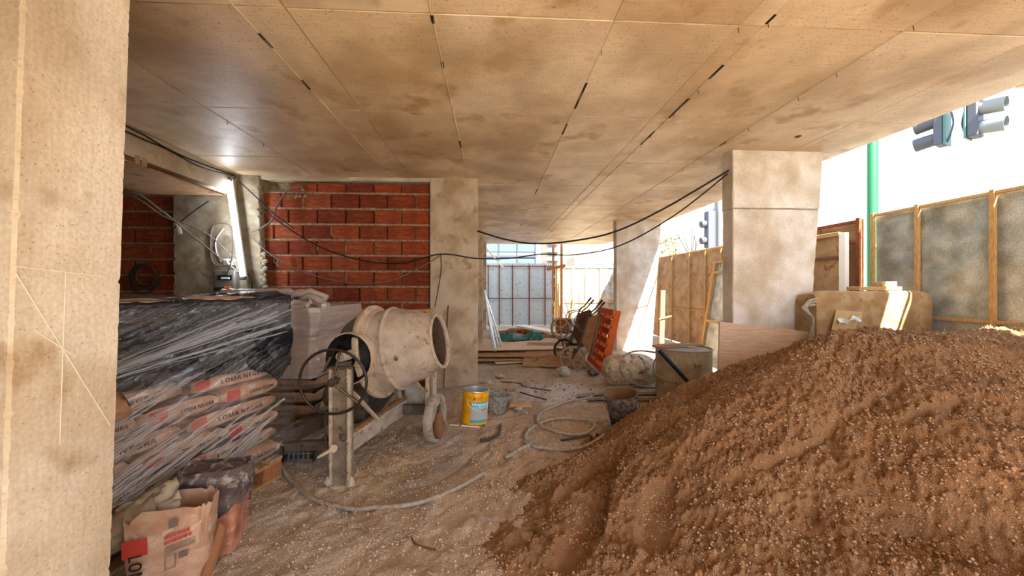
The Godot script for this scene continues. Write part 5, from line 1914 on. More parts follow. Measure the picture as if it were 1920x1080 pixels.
	for k in 2:
		var pts := []
		for i in 15:
			var a := PI * i / 14.0
			pts.append(Vector3(1.80 + k * 0.17 + 0.02 * sin(a * 3.0), 0.19 + 0.212 * sin(a), -4.98 + 0.24 * cos(a)))
		tube(s, pts, 0.006, 5)
	wpart(sk, "seam", s, M["cable_grey"])
	s = S()
	for k in 5:
		lump(s, Vector3(1.62 + 0.06 * k, 0.385 + 0.01 * sin(k * 2.0), -4.9 + 0.03 * sin(k * 3.0)), Vector3(0.045, 0.022, 0.04), k * 3.0, 10, 6, 0.5)
	wpart(sk, "gathered_mouth", s, M["sack_white"])
	# crumpled white bag beside the column, lime lump
	s = S()
	lump(s, Vector3(2.3, 0.11, -5.15), Vector3(0.16, 0.13, 0.14), 14.0, 20, 14, 0.5)
	solo("white_bag", s, M["white_plastic"], "crumpled white plastic bag behind the steel barrel", "plastic bag")
	s = S()
	lump(s, Vector3(1.06, 0.06, -5.5), Vector3(0.10, 0.075, 0.08), 4.0, 16, 11, 0.6)
	solo("lime_lump", s, M["lime_lump"], "pale lump of set lime on the passage floor", "lump")
	s = S()
	lump(s, Vector3(1.50, 0.05, -5.45), Vector3(0.09, 0.055, 0.07), 24.0, 14, 9, 0.6)
	solo("dark_clod", s, M["bucket_muddy"], "dark clod at the foot of the orange pallet", "clod")
	# retaining board in front of the near right column
	s = S()
	var rings := []
	for k in 13:
		var u := k / 12.0
		var x := lerpf(2.30, 3.42, u)
		var z := lerpf(-3.66, -3.50, u)
		var top := lerpf(0.958, 0.835, u) + 0.002 * sin(k * 2.0)
		rings.append(PackedVector3Array([Vector3(x - 0.03, 0.02, z), Vector3(x, top, z), Vector3(x, top, z - 0.018), Vector3(x - 0.03, 0.02, z - 0.018)]))
	loft(s, rings, false)
	solo("plywood_board", s, M["plywood_pink"], "pinkish plywood board holding back the sand before the column", "board")
	# plastered block by the fence with rubbish on it
	var bk := thing("plastered_block", "low mud plastered block standing by the right fence", "block", Vector3(3.7, 0, -3.55))
	s = S()
	var br := []
	for k in 30:
		var u := k / 29.0
		var x := lerpf(3.13, 4.32, u)
		var e := 0.03 * pow(absf(2.0 * u - 1.0), 10.0)
		var ring := PackedVector3Array()
		for p in [[0.0, 0.0], [0.45, 0.0], [0.9, 0.0], [1.18, 0.0], [1.25, 0.012], [1.27, 0.04], [1.27, 0.13], [1.26, 0.22], [1.2, 0.24], [0.6, 0.24], [0.0, 0.24]]:
			var n := 0.012 * fn.get_noise_3d(x * 300.0, p[0] * 300.0, p[1] * 400.0)
			ring.append(Vector3(x, p[0] + n - e, -3.42 - p[1] + n * 1.5 - e))
		br.append(ring)
	loft(s, br, true)
	wpart(bk, "body", s, M["plaster_block"])
	s = S()
	wbox(s, Vector3(3.60, 1.275, -3.62), Vector3(4.05, 1.315, -3.48), 0.006)
	solo("rough_board", s, M["timber_pale"], "rough broken board lying on the plastered block", "board")
	s = S()
	wbox(s, Vector3(3.86, 1.316, -3.6), Vector3(4.02, 1.365, -3.5), 0.006)
	solo("timber_offcut", s, M["timber"], "small timber offcut on top of the broken board", "timber offcut")
	s = S()
	grid(s, 10, 8, func(u: float, v: float) -> Vector3: return Vector3(lerpf(3.28, 3.56, u) - 0.05 * (1.0 - v) * (1.0 - u), lerpf(0.90, 1.09, v) - 0.02 * u, -3.395 + 0.02 * sin(u * 5.0)))
	solo("cardboard_flap", s, M["cardboard"], "crumpled cardboard sheet hanging on the face of the block", "cardboard")
	s = S()
	grid(s, 10, 5, func(u: float, v: float) -> Vector3: return Vector3(lerpf(3.27, 3.5, u), lerpf(0.955, 1.0, v) + 0.04 * u + 0.012 * sin(u * 12.0), -3.365 + 0.015 * sin(u * 9.0 + v * 4.0)))
	solo("white_paper", s, M["white_plastic"], "crumpled white paper on the cardboard sheet", "paper")
	s = S()
	for k in 3:
		tube(s, curve([Vector3(3.16, 1.2 - 0.03 * k, -3.46), Vector3(3.05 - 0.02 * k, 1.15 - 0.02 * k, -3.47), Vector3(3.07, 1.0, -3.46 + 0.02 * k), Vector3(3.12 - 0.03 * k, 0.8, -3.46)], 8), 0.014, 7)
	solo("hose_bundle", s, M["hose_grey"], "bundle of grey hoses hanging between the column and the block", "hose")

	# slab lying on a plastic crate by the far stack
	var cr := thing("plastic_crate", "dusty slotted plastic crate under a speckled slab", "crate", Vector3(-1.5, 0, -3.02))
	var q4 := [Vector3(-1.555, 0, -2.875), Vector3(-1.335, 0, -2.865), Vector3(-1.40, 0, -3.2), Vector3(-1.66, 0, -3.2)]
	for k in 4:
		var a: Vector3 = q4[k]
		var b: Vector3 = q4[(k + 1) % 4]
		s = S()
		bar(s, a + Vector3(0, 0.012, 0), b + Vector3(0, 0.012, 0), 0.012, 0.024)
		bar(s, a + Vector3(0, 0.118, 0), b + Vector3(0, 0.118, 0), 0.012, 0.02)
		bar(s, a + Vector3(0, 0.065, 0), b + Vector3(0, 0.065, 0), 0.008, 0.012)
		wpart(cr, "side_frame", s, M["grey_plastic"])
		for i in 7:
			s = S()
			var p := a.lerp(b, i / 6.0)
			bar(s, p, p + Vector3(0, 0.128, 0), 0.012, 0.014, Vector3(0, 0, 1))
			wpart(cr, "slat", s, M["grey_plastic"])
	s = S()
	var ring2 := [PackedVector3Array(), PackedVector3Array()]
	for k in 2:
		for p in [Vector3(-1.575, 0, -2.85), Vector3(-1.315, 0, -2.845), Vector3(-1.36, 0, -3.28), Vector3(-1.70, 0, -3.28)]:
			ring2[k].append(p + Vector3(0, 0.13 + 0.022 * k, 0))
	loft(s, ring2, false)
	solo("speckled_slab", s, M["speckled_slab"], "dusty speckled slab lying on a plastic crate beside the mixer", "slab")
	# rod leaning on the fin
	s = S()
	tube(s, [Vector3(-0.62, 0.02, -4.80), Vector3(-0.565, 1.08, -4.84)], 0.007, 6)
	solo("steel_rod", s, M["rust"], "thin rusty steel rod leaning on the fin beside the mixer", "rod")
	# bit of timber rail behind the mixer mouth
	s = S()
	bar(s, Vector3(-1.0, 1.02, -4.55), Vector3(-0.74, 1.035, -4.55), 0.08, 0.03)
	wbox(s, Vector3(-0.79, 0.0, -4.6), Vector3(-0.72, 1.05, -4.5), 0.006)
	solo("timber_trestle", s, M["timber_pale"], "pale timber trestle end behind the mixer mouth", "trestle")

# ------------------------------------------------------------------ end of the passage
# a barrow in its own axes: x forward (wheel in front), y up, z across
func barrow(label: String, xf: Transform3D, pan_m: Material, tyre: Material, disc: Material) -> Node3D:
	var t := thing("wheelbarrow", label, "wheelbarrow")
	t.transform = xf
	var s := S()
	# pan: floor and flared walls, with thickness
	var lo := [Vector3(-0.02, 0.30, -0.17), Vector3(-0.02, 0.30, 0.17), Vector3(-0.58, 0.28, 0.19), Vector3(-0.58, 0.28, -0.19)]
	var hi := [Vector3(0.20, 0.58, -0.27), Vector3(0.20, 0.58, 0.27), Vector3(-0.74, 0.50, 0.31), Vector3(-0.74, 0.50, -0.31)]
	var rings := []
	for k in 2:
		var ring := PackedVector3Array()
		for q in 4:
			ring.append(lo[q] if k == 0 else hi[q])
		rings.append(ring)
	loft(s, rings, false, true, false)
	var inner := []
	for k in 2:
		var ring := PackedVector3Array()
		for q in 4:
			var p: Vector3 = lo[q] if k == 0 else hi[q]
			ring.append(p + Vector3(0.006 if q > 1 else -0.006, 0.006 if k == 0 else 0.0, -0.006 * signf(p.z)))
		inner.append(ring)
	loft(s, inner, false, true, false)
	part(t, "pan", s, pan_m)
	s = S()
	tube(s, [hi[0], hi[1], hi[2], hi[3], hi[0]], 0.011, 6)
	part(t, "pan_rim", s, M["worn_steel"])
	for sz in [-1.0, 1.0]:
		s = S()
		tube(s, curve([Vector3(0.42, 0.2, 0.05 * sz), Vector3(0.25, 0.24, 0.1 * sz), Vector3(-0.1, 0.285, 0.17 * sz), Vector3(-0.6, 0.27, 0.22 * sz), Vector3(-0.8, 0.36, 0.25 * sz), Vector3(-1.0, 0.44, 0.27 * sz)], 6), 0.018, 8)
		part(t, "frame_tube", s, M["worn_steel"])
		s = S()
		tube(s, curve([Vector3(-0.2, 0.28, 0.18 * sz), Vector3(-0.34, 0.05, 0.2 * sz), Vector3(-0.44, 0.0, 0.2 * sz), Vector3(-0.55, 0.05, 0.2 * sz), Vector3(-0.68, 0.30, 0.23 * sz)], 6), 0.013, 8)
		part(t, "leg", s, M["worn_steel"])
		s = S()
		tube(s, [Vector3(-0.92, 0.408, 0.262 * sz), Vector3(-1.04, 0.456, 0.274 * sz)], 0.024, 8)
		part(t, "grip", s, M["rubber"])
	s = S()
	tube(s, [Vector3(0.42, 0.2, -0.09), Vector3(0.42, 0.2, 0.09)], 0.01, 6)
	part(t, "axle", s, M["worn_steel"])
	# wheel() places things in the world; here the axle is local z
	var wx := xf * Transform3D(Basis(Vector3.RIGHT, Vector3(0, 0, 1), Vector3(0, -1, 0)), Vector3(0.42, 0.2, 0))
	wheel(t, "wheel", wx, 0.285, 0.085, 6, tyre, disc, 0.03)
	return t

func build_far_yard() -> void:
	# two barrows standing on their noses, pans towards the orange pallet; a third upside down behind
	var down := Vector3(-0.34, -1.0, 0.0).normalized()
	var upv := Vector3(1.0, -0.34, 0.45).normalized()
	var side := down.cross(upv).normalized()
	upv = side.cross(down)
	barrow("rusty wheelbarrow stood on its nose, cream spoked wheel towards the camera", Transform3D(Basis(down * 0.7, upv * 0.7, side * 0.7), Vector3(1.24, 0.50, -5.92)), M["barrow_rust"], M["wheel_cream"], M["wheel_cream"])
	barrow("dark wheelbarrow stood on its nose just behind the rusty one", Transform3D(Basis(down * 0.7, upv * 0.7, side * 0.7), Vector3(1.25, 0.52, -6.6)), M["rust_dark"], M["rubber"], M["worn_steel"])
	barrow("wheelbarrow turned upside down with its wheel in the air behind the others", Transform3D(Basis(Vector3(-0.95, 0.1, 0.3).normalized(), Vector3(0.02, -1, 0.1).normalized(), Vector3(-0.95, 0.1, 0.3).cross(Vector3(0.02, -1, 0.1)).normalized()), Vector3(1.66, 0.62, -7.45)).orthonormalized().scaled_local(Vector3.ONE * 0.75), M["bucket_grey"], M["wheel_cream"], M["wheel_cream"])
	# orange painted pallet stood on edge
	var pt := thing("orange_pallet", "orange painted pallet stood on edge between barrow and far column", "pallet", Vector3(1.9, 0, -5.85))
	var along := Vector3(0.22, 1.0, 0).normalized()
	var acr := Vector3(0.06, 0, -1.0).normalized()
	var o := Vector3(1.70, 0.0, -5.60)
	for k in 3:
		var s := S()
		var p := o + acr * (k * 0.47)
		bar(s, p, p + along * 0.98, 0.035, 0.10, along.cross(acr))
		var st := wpart(pt, "stringer", s, M["pallet_orange"])
		for q in 6:
			s = S()
			var e := p + along * (0.08 + q * 0.15)
			bar(s, e - acr.cross(along) * 0.055, e + along * 0.06 - acr.cross(along) * 0.055, 0.037, 0.02, along.cross(acr))
			part(st, "cleat", s, M["rust"])
	for k in 7:
		var s := S()
		var p := o + along * (0.05 + k * 0.146) - acr.cross(along) * 0.06
		bar(s, p - acr * 0.02, p + acr * 0.98, 0.09, 0.02, acr.cross(along))
		wpart(pt, "slat", s, M["pallet_orange"])
	# sheets of shuttering ply lying in a low pile
	var sheets := [
		[Vector3(0.35, 0.05, -7.1), 4.0, Vector2(1.5, 1.3), 0.0, "plywood_grey", "lowest ply sheet of the low pile in the passage"],
		[Vector3(0.50, 0.10, -7.25), -3.0, Vector2(1.6, 1.4), 0.6, "plywood_grey", "middle ply sheet of the low pile in the passage"],
		[Vector3(0.55, 0.165, -7.55), 2.0, Vector2(1.8, 1.3), 0.8, "plywood_pink", "top ply sheet of the low pile in the passage"],
		[Vector3(1.12, 0.105, -6.75), -9.0, Vector2(1.05, 1.5), 6.5, "plywood_grey", "ply sheet sloping to the ground left of the barrows"],
		[Vector3(0.30, 0.02, -6.55), 12.0, Vector2(0.55, 0.35), 0.0, "plywood_pink", "small ply offcut lying flat before the ladder foot"]]
	for q in sheets:
		var s := S()
		box(s, T(q[0], Vector3(q[3], q[1], 0)), Vector3(q[2].x, 0.018, q[2].y), 0.003)
		solo("ply_sheet", s, M[q[4]], q[5], "plywood sheet", "ply sheets in the passage")
	for k in 3:
		var s := S()
		bar(s, Vector3(-0.1 + k * 0.5, 0.02 + 0.0 * k, -7.75), Vector3(0.0 + k * 0.5, 0.02, -6.75), 0.05, 0.04)
		solo("bearer", s, M["timber_dark"], ["leftmost dark bearer under the ply pile", "middle dark bearer under the ply pile", "rightmost dark bearer under the ply pile"][k], "timber")
	# long pale boards and broken pieces beyond
	for q in [[Vector3(0.75, 0.30, -9.8), Vector3(1.75, 0.26, -8.0), 0.32, 0.05, "timber_white", "broad pale board lying over the rubble"], [Vector3(0.5, 0.22, -9.9), Vector3(1.2, 0.22, -9.4), 0.1, 0.04, "timber_pale", "short pale board on the rubble"], [Vector3(0.1, 0.2, -9.3), Vector3(0.75, 0.28, -9.2), 0.08, 0.04, "timber_red", "reddish board end on the rubble"], [Vector3(1.0, 0.2, -8.6), Vector3(1.75, 0.18, -8.4), 0.14, 0.05, "timber_pale", "thick pale board at the right of the rubble"]]:
		var s := S()
		bar(s, q[0], q[1], q[2], q[3])
		solo("board", s, M[q[4]], q[5], "board")
	var rng := RandomNumberGenerator.new()
	rng.seed = 31
	for k in 16:
		var s := S()
		lump(s, Vector3(rng.randf_range(0.0, 1.5), 0.14, rng.randf_range(-10.2, -8.7)), Vector3(rng.randf_range(0.07, 0.16), rng.randf_range(0.05, 0.1), rng.randf_range(0.07, 0.14)), rng.randf() * 60.0, 9, 6, 0.6)
		solo("rubble_piece", s, [M["lime_lump"], M["clod"], M["timber_red"], M["brick_1"]][k % 4], "piece of rubble in the low heap behind the ply sheets", "rubble", "rubble pieces behind the ply sheets")
	var hs := S()
	grid(hs, 24, 20, func(u: float, v: float) -> Vector3: return Vector3(lerpf(-0.2, 1.9, u), -0.03 + 0.19 * sin(PI * u) * sin(PI * v) * (1.0 + 0.5 * fn.get_noise_2d(u * 300.0, v * 300.0)), lerpf(-8.2, -10.9, v)))
	solo("rubble_heap", hs, M["clod"], "low heap of dirt and rubble behind the ply sheets", "rubble heap")
	# teal tarpaulin crumpled over it
	hs = S()
	grid(hs, 50, 26, func(u: float, v: float) -> Vector3:
		var x := lerpf(0.12, 1.08, u)
		var hump := 0.13 * sin(PI * v) * (0.6 + 0.4 * sin(u * 9.0) + 0.5 * fn.get_noise_2d(u * 260.0, v * 120.0))
		return Vector3(x, 0.20 + maxf(hump, 0.0) + 0.03 * fn2.get_noise_2d(u * 300.0, v * 200.0), lerpf(-7.85, -8.45, v) + 0.08 * sin(u * 6.0)))
	solo("teal_tarpaulin", hs, M["tarp_teal"], "crumpled teal tarpaulin on the rubble behind the ply sheets", "tarpaulin")
	hs = S()
	lump(hs, Vector3(0.1, 0.24, -8.3), Vector3(0.1, 0.08, 0.12), 3.0, 12, 8, 0.5)
	solo("blue_bag", hs, mat("blue_plastic", C(70, 110, 170), 0.5), "small blue plastic bundle behind the ladder", "plastic bag")
	# canes and weeds in the sun at the corner
	for k in 12:
		var s := S()
		var a := Vector3(2.05 + 0.07 * k + rng.randf_range(-0.1, 0.1), 0.0, -12.15 + rng.randf_range(-0.2, 0.5))
		tube(s, [a, a + Vector3(rng.randf_range(-0.35, 0.35), rng.randf_range(0.5, 1.3), rng.randf_range(-0.1, 0.15))], [0.02, 0.012], 6)
		solo("cane", s, M["cane"], "yellow cane leaning in the sunlit corner of the far fences", "cane", "canes in the far corner")
	# pale box and brick stump behind the upside down barrow
	var s2 := S()
	wbox(s2, Vector3(1.75, 0.0, -8.4), Vector3(2.1, 0.62, -8.15), 0.01)
	solo("pale_crate", s2, M["timber_white"], "pale sunlit crate behind the barrows", "crate")
	s2 = S()
	wbox(s2, Vector3(1.45, 0.0, -8.5), Vector3(1.72, 0.62, -8.2), 0.02)
	solo("brick_stump", s2, M["brick_2"], "short stump of brickwork behind the upside down barrow", "brick stump")
	# ladder leaning against the second fin
	var ld := thing("aluminium_ladder", "folded aluminium step ladder leaning by the left wall of the passage", "ladder", Vector3(0.05, 0, -7.1))
	for q in [[Vector3(-0.15, 1.26, -7.3), Vector3(0.085, 0.01, -7.0)], [Vector3(-0.15, 1.22, -7.45), Vector3(0.235, 0.01, -7.25)], [Vector3(-0.10, 1.0, -7.2), Vector3(0.05, 0.02, -7.05)], [Vector3(-0.1, 1.02, -7.5), Vector3(0.16, 0.02, -7.3)]]:
		s2 = S()
		bar(s2, q[0], q[1], 0.05, 0.025)
		wpart(ld, "stile", s2, M["aluminium"])
	for k in 5:
		var f := 0.12 + k * 0.17
		s2 = S()
		bar(s2, Vector3(0.085, 0.01, -7.0).lerp(Vector3(-0.15, 1.26, -7.3), f), Vector3(0.235, 0.01, -7.25).lerp(Vector3(-0.15, 1.22, -7.45), f), 0.05, 0.02)
		wpart(ld, "rung", s2, M["aluminium"])
	# rusty bundle of rods against the far column
	s2 = S()
	bar(s2, Vector3(3.52, 0.0, -7.6), Vector3(3.55, 1.25, -7.6), 0.09, 0.05)
	bar(s2, Vector3(3.44, 0.66, -7.54), Vector3(3.7, 0.72, -7.54), 0.03, 0.03)
	solo("rusty_prop", s2, M["timber_red"], "reddish timber prop standing at the right edge of the far column", "timber")
	s2 = S()
	wbox(s2, Vector3(2.45, 0.0, -5.4), Vector3(2.75, 0.34, -5.2), 0.006)
	solo("timber_box", s2, M["timber_red"], "low reddish timber box behind the steel barrel", "box")

# ------------------------------------------------------------------ hoses on the floor, cables overhead
func on_ground(pts: Array, r: float) -> Array:
	# a stiff hose bridges the small hollows: heights are averaged along it
	var hs := []
	for p in pts:
		hs.append(maxf(ground_h(p.x, p.z), sand_h(p.x, p.z)))
	var out := []
	for i in pts.size():
		var sum := 0.0
		var n := 0
		for k in range(maxi(0, i - 6), mini(pts.size(), i + 7)):
			sum += hs[k]
			n += 1
		out.append(Vector3(pts[i].x, maxf(sum / n, -0.01) + r * 0.9 + pts[i].y, pts[i].z))
	return out

func build_cables() -> void:
	var s := S()
	tube(s, on_ground(curve([Vector3(-1.50, 0.06, -2.72), Vector3(-1.36, 0, -2.6), Vector3(-1.13, 0, -2.37), Vector3(-0.89, 0, -2.255), Vector3(-0.70, 0, -2.23), Vector3(-0.48, 0, -2.25), Vector3(-0.28, 0, -2.38), Vector3(-0.06, 0, -2.62)], 10), 0.014), 0.014, 9)
	solo("hose", s, M["hose_grey"], "grey hose curving over the mud in front of the mixer", "hose")
	s = S()
	tube(s, on_ground(curve([Vector3(0.10, -0.005, -2.86), Vector3(0.22, 0, -2.98), Vector3(0.31, 0.0, -3.06), Vector3(0.285, 0, -3.22), Vector3(0.38, 0, -3.45), Vector3(0.6, 0.01, -3.6), Vector3(0.87, 0, -3.62), Vector3(0.965, 0, -3.48), Vector3(0.79, 0, -3.27), Vector3(0.56, 0.01, -3.305), Vector3(0.43, 0.012, -3.5), Vector3(0.50, 0, -3.80), Vector3(0.7, 0, -4.05), Vector3(0.9, 0, -4.22), Vector3(1.15, 0, -4.36), Vector3(1.55, 0.01, -4.75), Vector3(2.05, 0.01, -4.8)], 10), 0.014), 0.014, 9)
	solo("hose", s, M["hose_grey"], "grey hose lying in a loop left of the muddy bucket", "hose")
	s = S()
	tube(s, on_ground(curve([Vector3(0.27, 0.0, -3.12), Vector3(0.335, 0, -3.02), Vector3(0.58, 0, -2.95), Vector3(0.80, 0, -2.955), Vector3(0.92, 0.0, -3.02)], 10), 0.014), 0.014, 9)
	solo("hose", s, M["hose_grey"], "end of grey hose disappearing into the sand heap", "hose")
	for k in 4:
		s = S()
		tube(s, on_ground(curve([Vector3(0.95 + 0.05 * k, 0.0, -4.42 + 0.06 * k), Vector3(1.3, 0.01, -4.5 + 0.09 * k), Vector3(1.7, 0.01, -4.48 + 0.1 * k), Vector3(2.1, 0.01, -4.5 + 0.1 * k)], 9), 0.011), 0.011, 8)
		solo("hose", s, M["hose_grey"] if k % 2 == 0 else M["hose_dark"], ["nearest", "second", "third", "farthest"][k] + " of the parallel hoses running to the steel barrel", "hose", "hoses running to the steel barrel")
	s = S()
	tube(s, on_ground(curve([Vector3(0.12, 0, -5.15), Vector3(0.38, 0.01, -5.0), Vector3(0.40, 0.01, -4.85), Vector3(0.75, 0, -4.65)], 6), 0.008), 0.008, 6)
	solo("thin_rod", s, M["rust_dark"], "bent thin dark rod lying on the passage floor", "rod")
	s = S()
	tube(s, on_ground([Vector3(0.22, 0.01, -4.72), Vector3(0.45, 0.01, -4.42), Vector3(0.62, 0.01, -4.24)], 0.009), 0.009, 6)
	solo("thin_rod", s, M["rust_dark"], "straight dark rod beside the spilt lime powder", "rod")
	s = S()
	tube(s, on_ground(curve([Vector3(0.08, 0.0, -3.55), Vector3(0.06, 0.0, -3.35), Vector3(-0.02, 0.0, -3.22), Vector3(-0.1, 0.0, -3.19)], 6), 0.012), [0.013, 0.013, 0.013, 0.013, 0.013, 0.013, 0.013, 0.013, 0.013, 0.013, 0.013, 0.012, 0.012, 0.012, 0.012, 0.012, 0.012, 0.016, 0.018], 7)
	solo("short_hose", s, M["hose_dark"], "short bent piece of hose in front of the grey bucket", "hose")
	s = S()
	tube(s, on_ground([Vector3(-0.4, 0.0, -3.57), Vector3(-0.12, 0.0, -3.5)], 0.006), 0.006, 6)
	solo("thin_stick", s, M["timber_white"], "thin pale stick lying by the foot of the yellow can", "stick")
	s = S()
	tube(s, on_ground([Vector3(0.58, 0.0, -3.13), Vector3(0.85, 0.01, -3.2)], 0.01), 0.01, 6)
	solo("thin_stick", s, M["hose_dark"], "grey stick inside the hose loop", "stick")
	s = S()
	tube(s, on_ground(curve([Vector3(-0.43, 0.0, -1.98), Vector3(-0.38, 0.0, -1.90), Vector3(-0.28, 0.0, -1.86)], 5), 0.005), 0.005, 6)
	solo("thin_stick", s, M["timber_dark"], "short curved stick in the mud in front of the camera", "stick")
	# overhead cables from the fin to the near right column
	s = S()
	tube(s, curve([Vector3(-0.19, 2.04, -4.86), Vector3(0.15, 1.93, -4.8), Vector3(0.52, 1.862, -4.7), Vector3(0.95, 1.87, -4.5), Vector3(1.42, 1.955, -4.3), Vector3(1.9, 2.18, -4.05), Vector3(2.47, 2.53, -3.78)], 8), 0.011, 7)
	solo("cable", s, M["cable_black"], "upper black cable sagging from the fin to the near right column", "cable")
	s = S()
	tube(s, curve([Vector3(-2.9, 2.3, -4.83), Vector3(-2.3, 1.88, -4.86), Vector3(-1.7, 1.66, -4.86), Vector3(-1.15, 1.62, -4.86), Vector3(-0.66, 1.735, -4.83), Vector3(-0.2, 1.68, -4.82), Vector3(0.2, 1.665, -4.6), Vector3(0.6, 1.715, -4.55), Vector3(1.0, 1.705, -4.5), Vector3(1.5, 1.80, -4.3), Vector3(2.0, 2.1, -4.0), Vector3(2.47, 2.50, -3.80)], 8), 0.008, 7)
	solo("cable", s, M["cable_black"], "lower black cable strung across brickwork and passage to the column", "cable")
	s = S()
	tube(s, curve([Vector3(-3.0, 1.92, -4.83), Vector3(-2.72, 1.68, -4.85), Vector3(-2.3, 1.47, -4.88), Vector3(-1.75, 1.36, -4.89), Vector3(-1.3, 1.40, -4.88), Vector3(-0.95, 1.55, -4.86), Vector3(-0.66, 1.72, -4.83)], 8), 0.007, 7)
	solo("cable", s, M["cable_grey"], "brownish grey cable sagging across the middle of the brick wall", "cable")
	s = S()
	tube(s, curve([Vector3(-0.66, 1.73, -4.83), Vector3(-0.655, 1.55, -4.835), Vector3(-0.69, 1.3, -4.84), Vector3(-0.735, 1.06, -4.84)], 8), 0.005, 6)
	solo("cable", s, M["cable_black"], "thin wire hanging down the face of the fin", "cable")
	s = S()
	for k in 5:
		lump(s, Vector3(-2.70 + 0.012 * sin(k * 2.0), 1.66 - 0.022 * k, -4.86), Vector3(0.014, 0.016, 0.014), k, 6, 5)
	solo("cable_knot", s, M["cable_grey"], "knot of tape where the cable meets the brick wall", "knot")
	# two cables along the beam
	for k in 2:
		s = S()
		tube(s, curve([Vector3(-3.17, 2.71 - 0.03 * k, -2.9), Vector3(-3.17, 2.70 - 0.045 * k, -3.5), Vector3(-3.175, 2.66 - 0.005 * k, -3.85), Vector3(-3.175, 2.66 - 0.04 * k, -4.25), Vector3(-3.15, 2.68 - 0.01 * k, -4.75)], 8), 0.007, 6)
		solo("cable", s, M["cable_black"], ["upper of two black cables tied along the left beam", "lower of two black cables tied along the left beam"][k], "cable")
	# bundle running down from the left to the switch box
	for k in 2:
		s = S()
		tube(s, curve([Vector3(-4.4, 2.33 - 0.03 * k, -4.3), Vector3(-3.95, 2.36 - 0.05 * k, -4.3), Vector3(-3.72, 2.15 - 0.04 * k, -4.45), Vector3(-3.55 + 0.12 * k, 1.93 + 0.05 * k, -4.6), Vector3(-3.32 + 0.1 * k, 1.66 + 0.06 * k, -4.75), Vector3(-3.14 + 0.0 * k, 1.50, -4.8)], 8), 0.011 - 0.003 * k, 7)
		solo("cable", s, M["cable_grey"], ["thicker grey cable sloping down to the switch box", "thinner grey cable sloping down to the switch box"][k], "cable")
	s = S()
	tube(s, curve([Vector3(-3.14, 1.52, -4.79), Vector3(-3.05, 1.50, -4.78), Vector3(-2.98, 1.42, -4.78), Vector3(-2.97, 1.27, -4.79)], 6), 0.007, 6)
	solo("cable", s, M["cable_black"], "black cable arching from the switch box behind the tube lamp", "cable")
	s = S()
	tube(s, curve([Vector3(-3.17, 2.68, -4.8), Vector3(-3.22, 2.5, -4.72), Vector3(-3.16, 2.2, -4.7), Vector3(-3.14, 1.9, -4.7), Vector3(-3.18, 1.6, -4.72), Vector3(-3.33, 1.33, -4.78)], 8), 0.006, 6)
	solo("cable", s, M["cable_black"], "black flex hanging along the tube lamp down to the switch box", "cable")
	s = S()
	tube(s, curve([Vector3(-3.12, 2.62, -4.78), Vector3(-2.9, 2.4, -4.8), Vector3(-2.72, 2.22, -4.83), Vector3(-2.5, 2.05, -4.86)], 8), 0.007, 6)
	solo("cable", s, M["cable_black"], "black cable running right from the lamp across the pier", "cable")
	s = S()
	tube(s, curve([Vector3(-2.99, 2.0, -4.8), Vector3(-2.86, 2.06, -4.82), Vector3(-2.76, 2.16, -4.84), Vector3(-2.70, 2.36, -4.86), Vector3(-2.58, 2.55, -4.88), Vector3(-2.42, 2.6, -4.9)], 8), 0.012, 7)
	solo("conduit", s, M["cable_grey"], "grey conduit curving from the pier into the hole in the brickwork", "conduit")
	s = S()
	var lp := []
	for k in 40:
		var a := TAU * k / 16.0
		lp.append(Vector3(-3.27 + 0.09 * cos(a) + 0.012 * sin(a * 0.4), 2.56 + 0.085 * sin(a), -4.78 + 0.0015 * k))
	tube(s, lp, 0.006, 6)
	solo("cable", s, M["cable_grey"], "small coil of cable hung at the top of the tube lamp", "cable")
	s = S()
	tube(s, curve([Vector3(-3.95, 2.02, -4.83), Vector3(-3.75, 2.2, -4.82), Vector3(-3.5, 2.37, -4.8)], 6), 0.006, 6)
	solo("cable", s, M["cable_black"], "thin cable rising from the pier to the end of the plywood ledge", "cable")

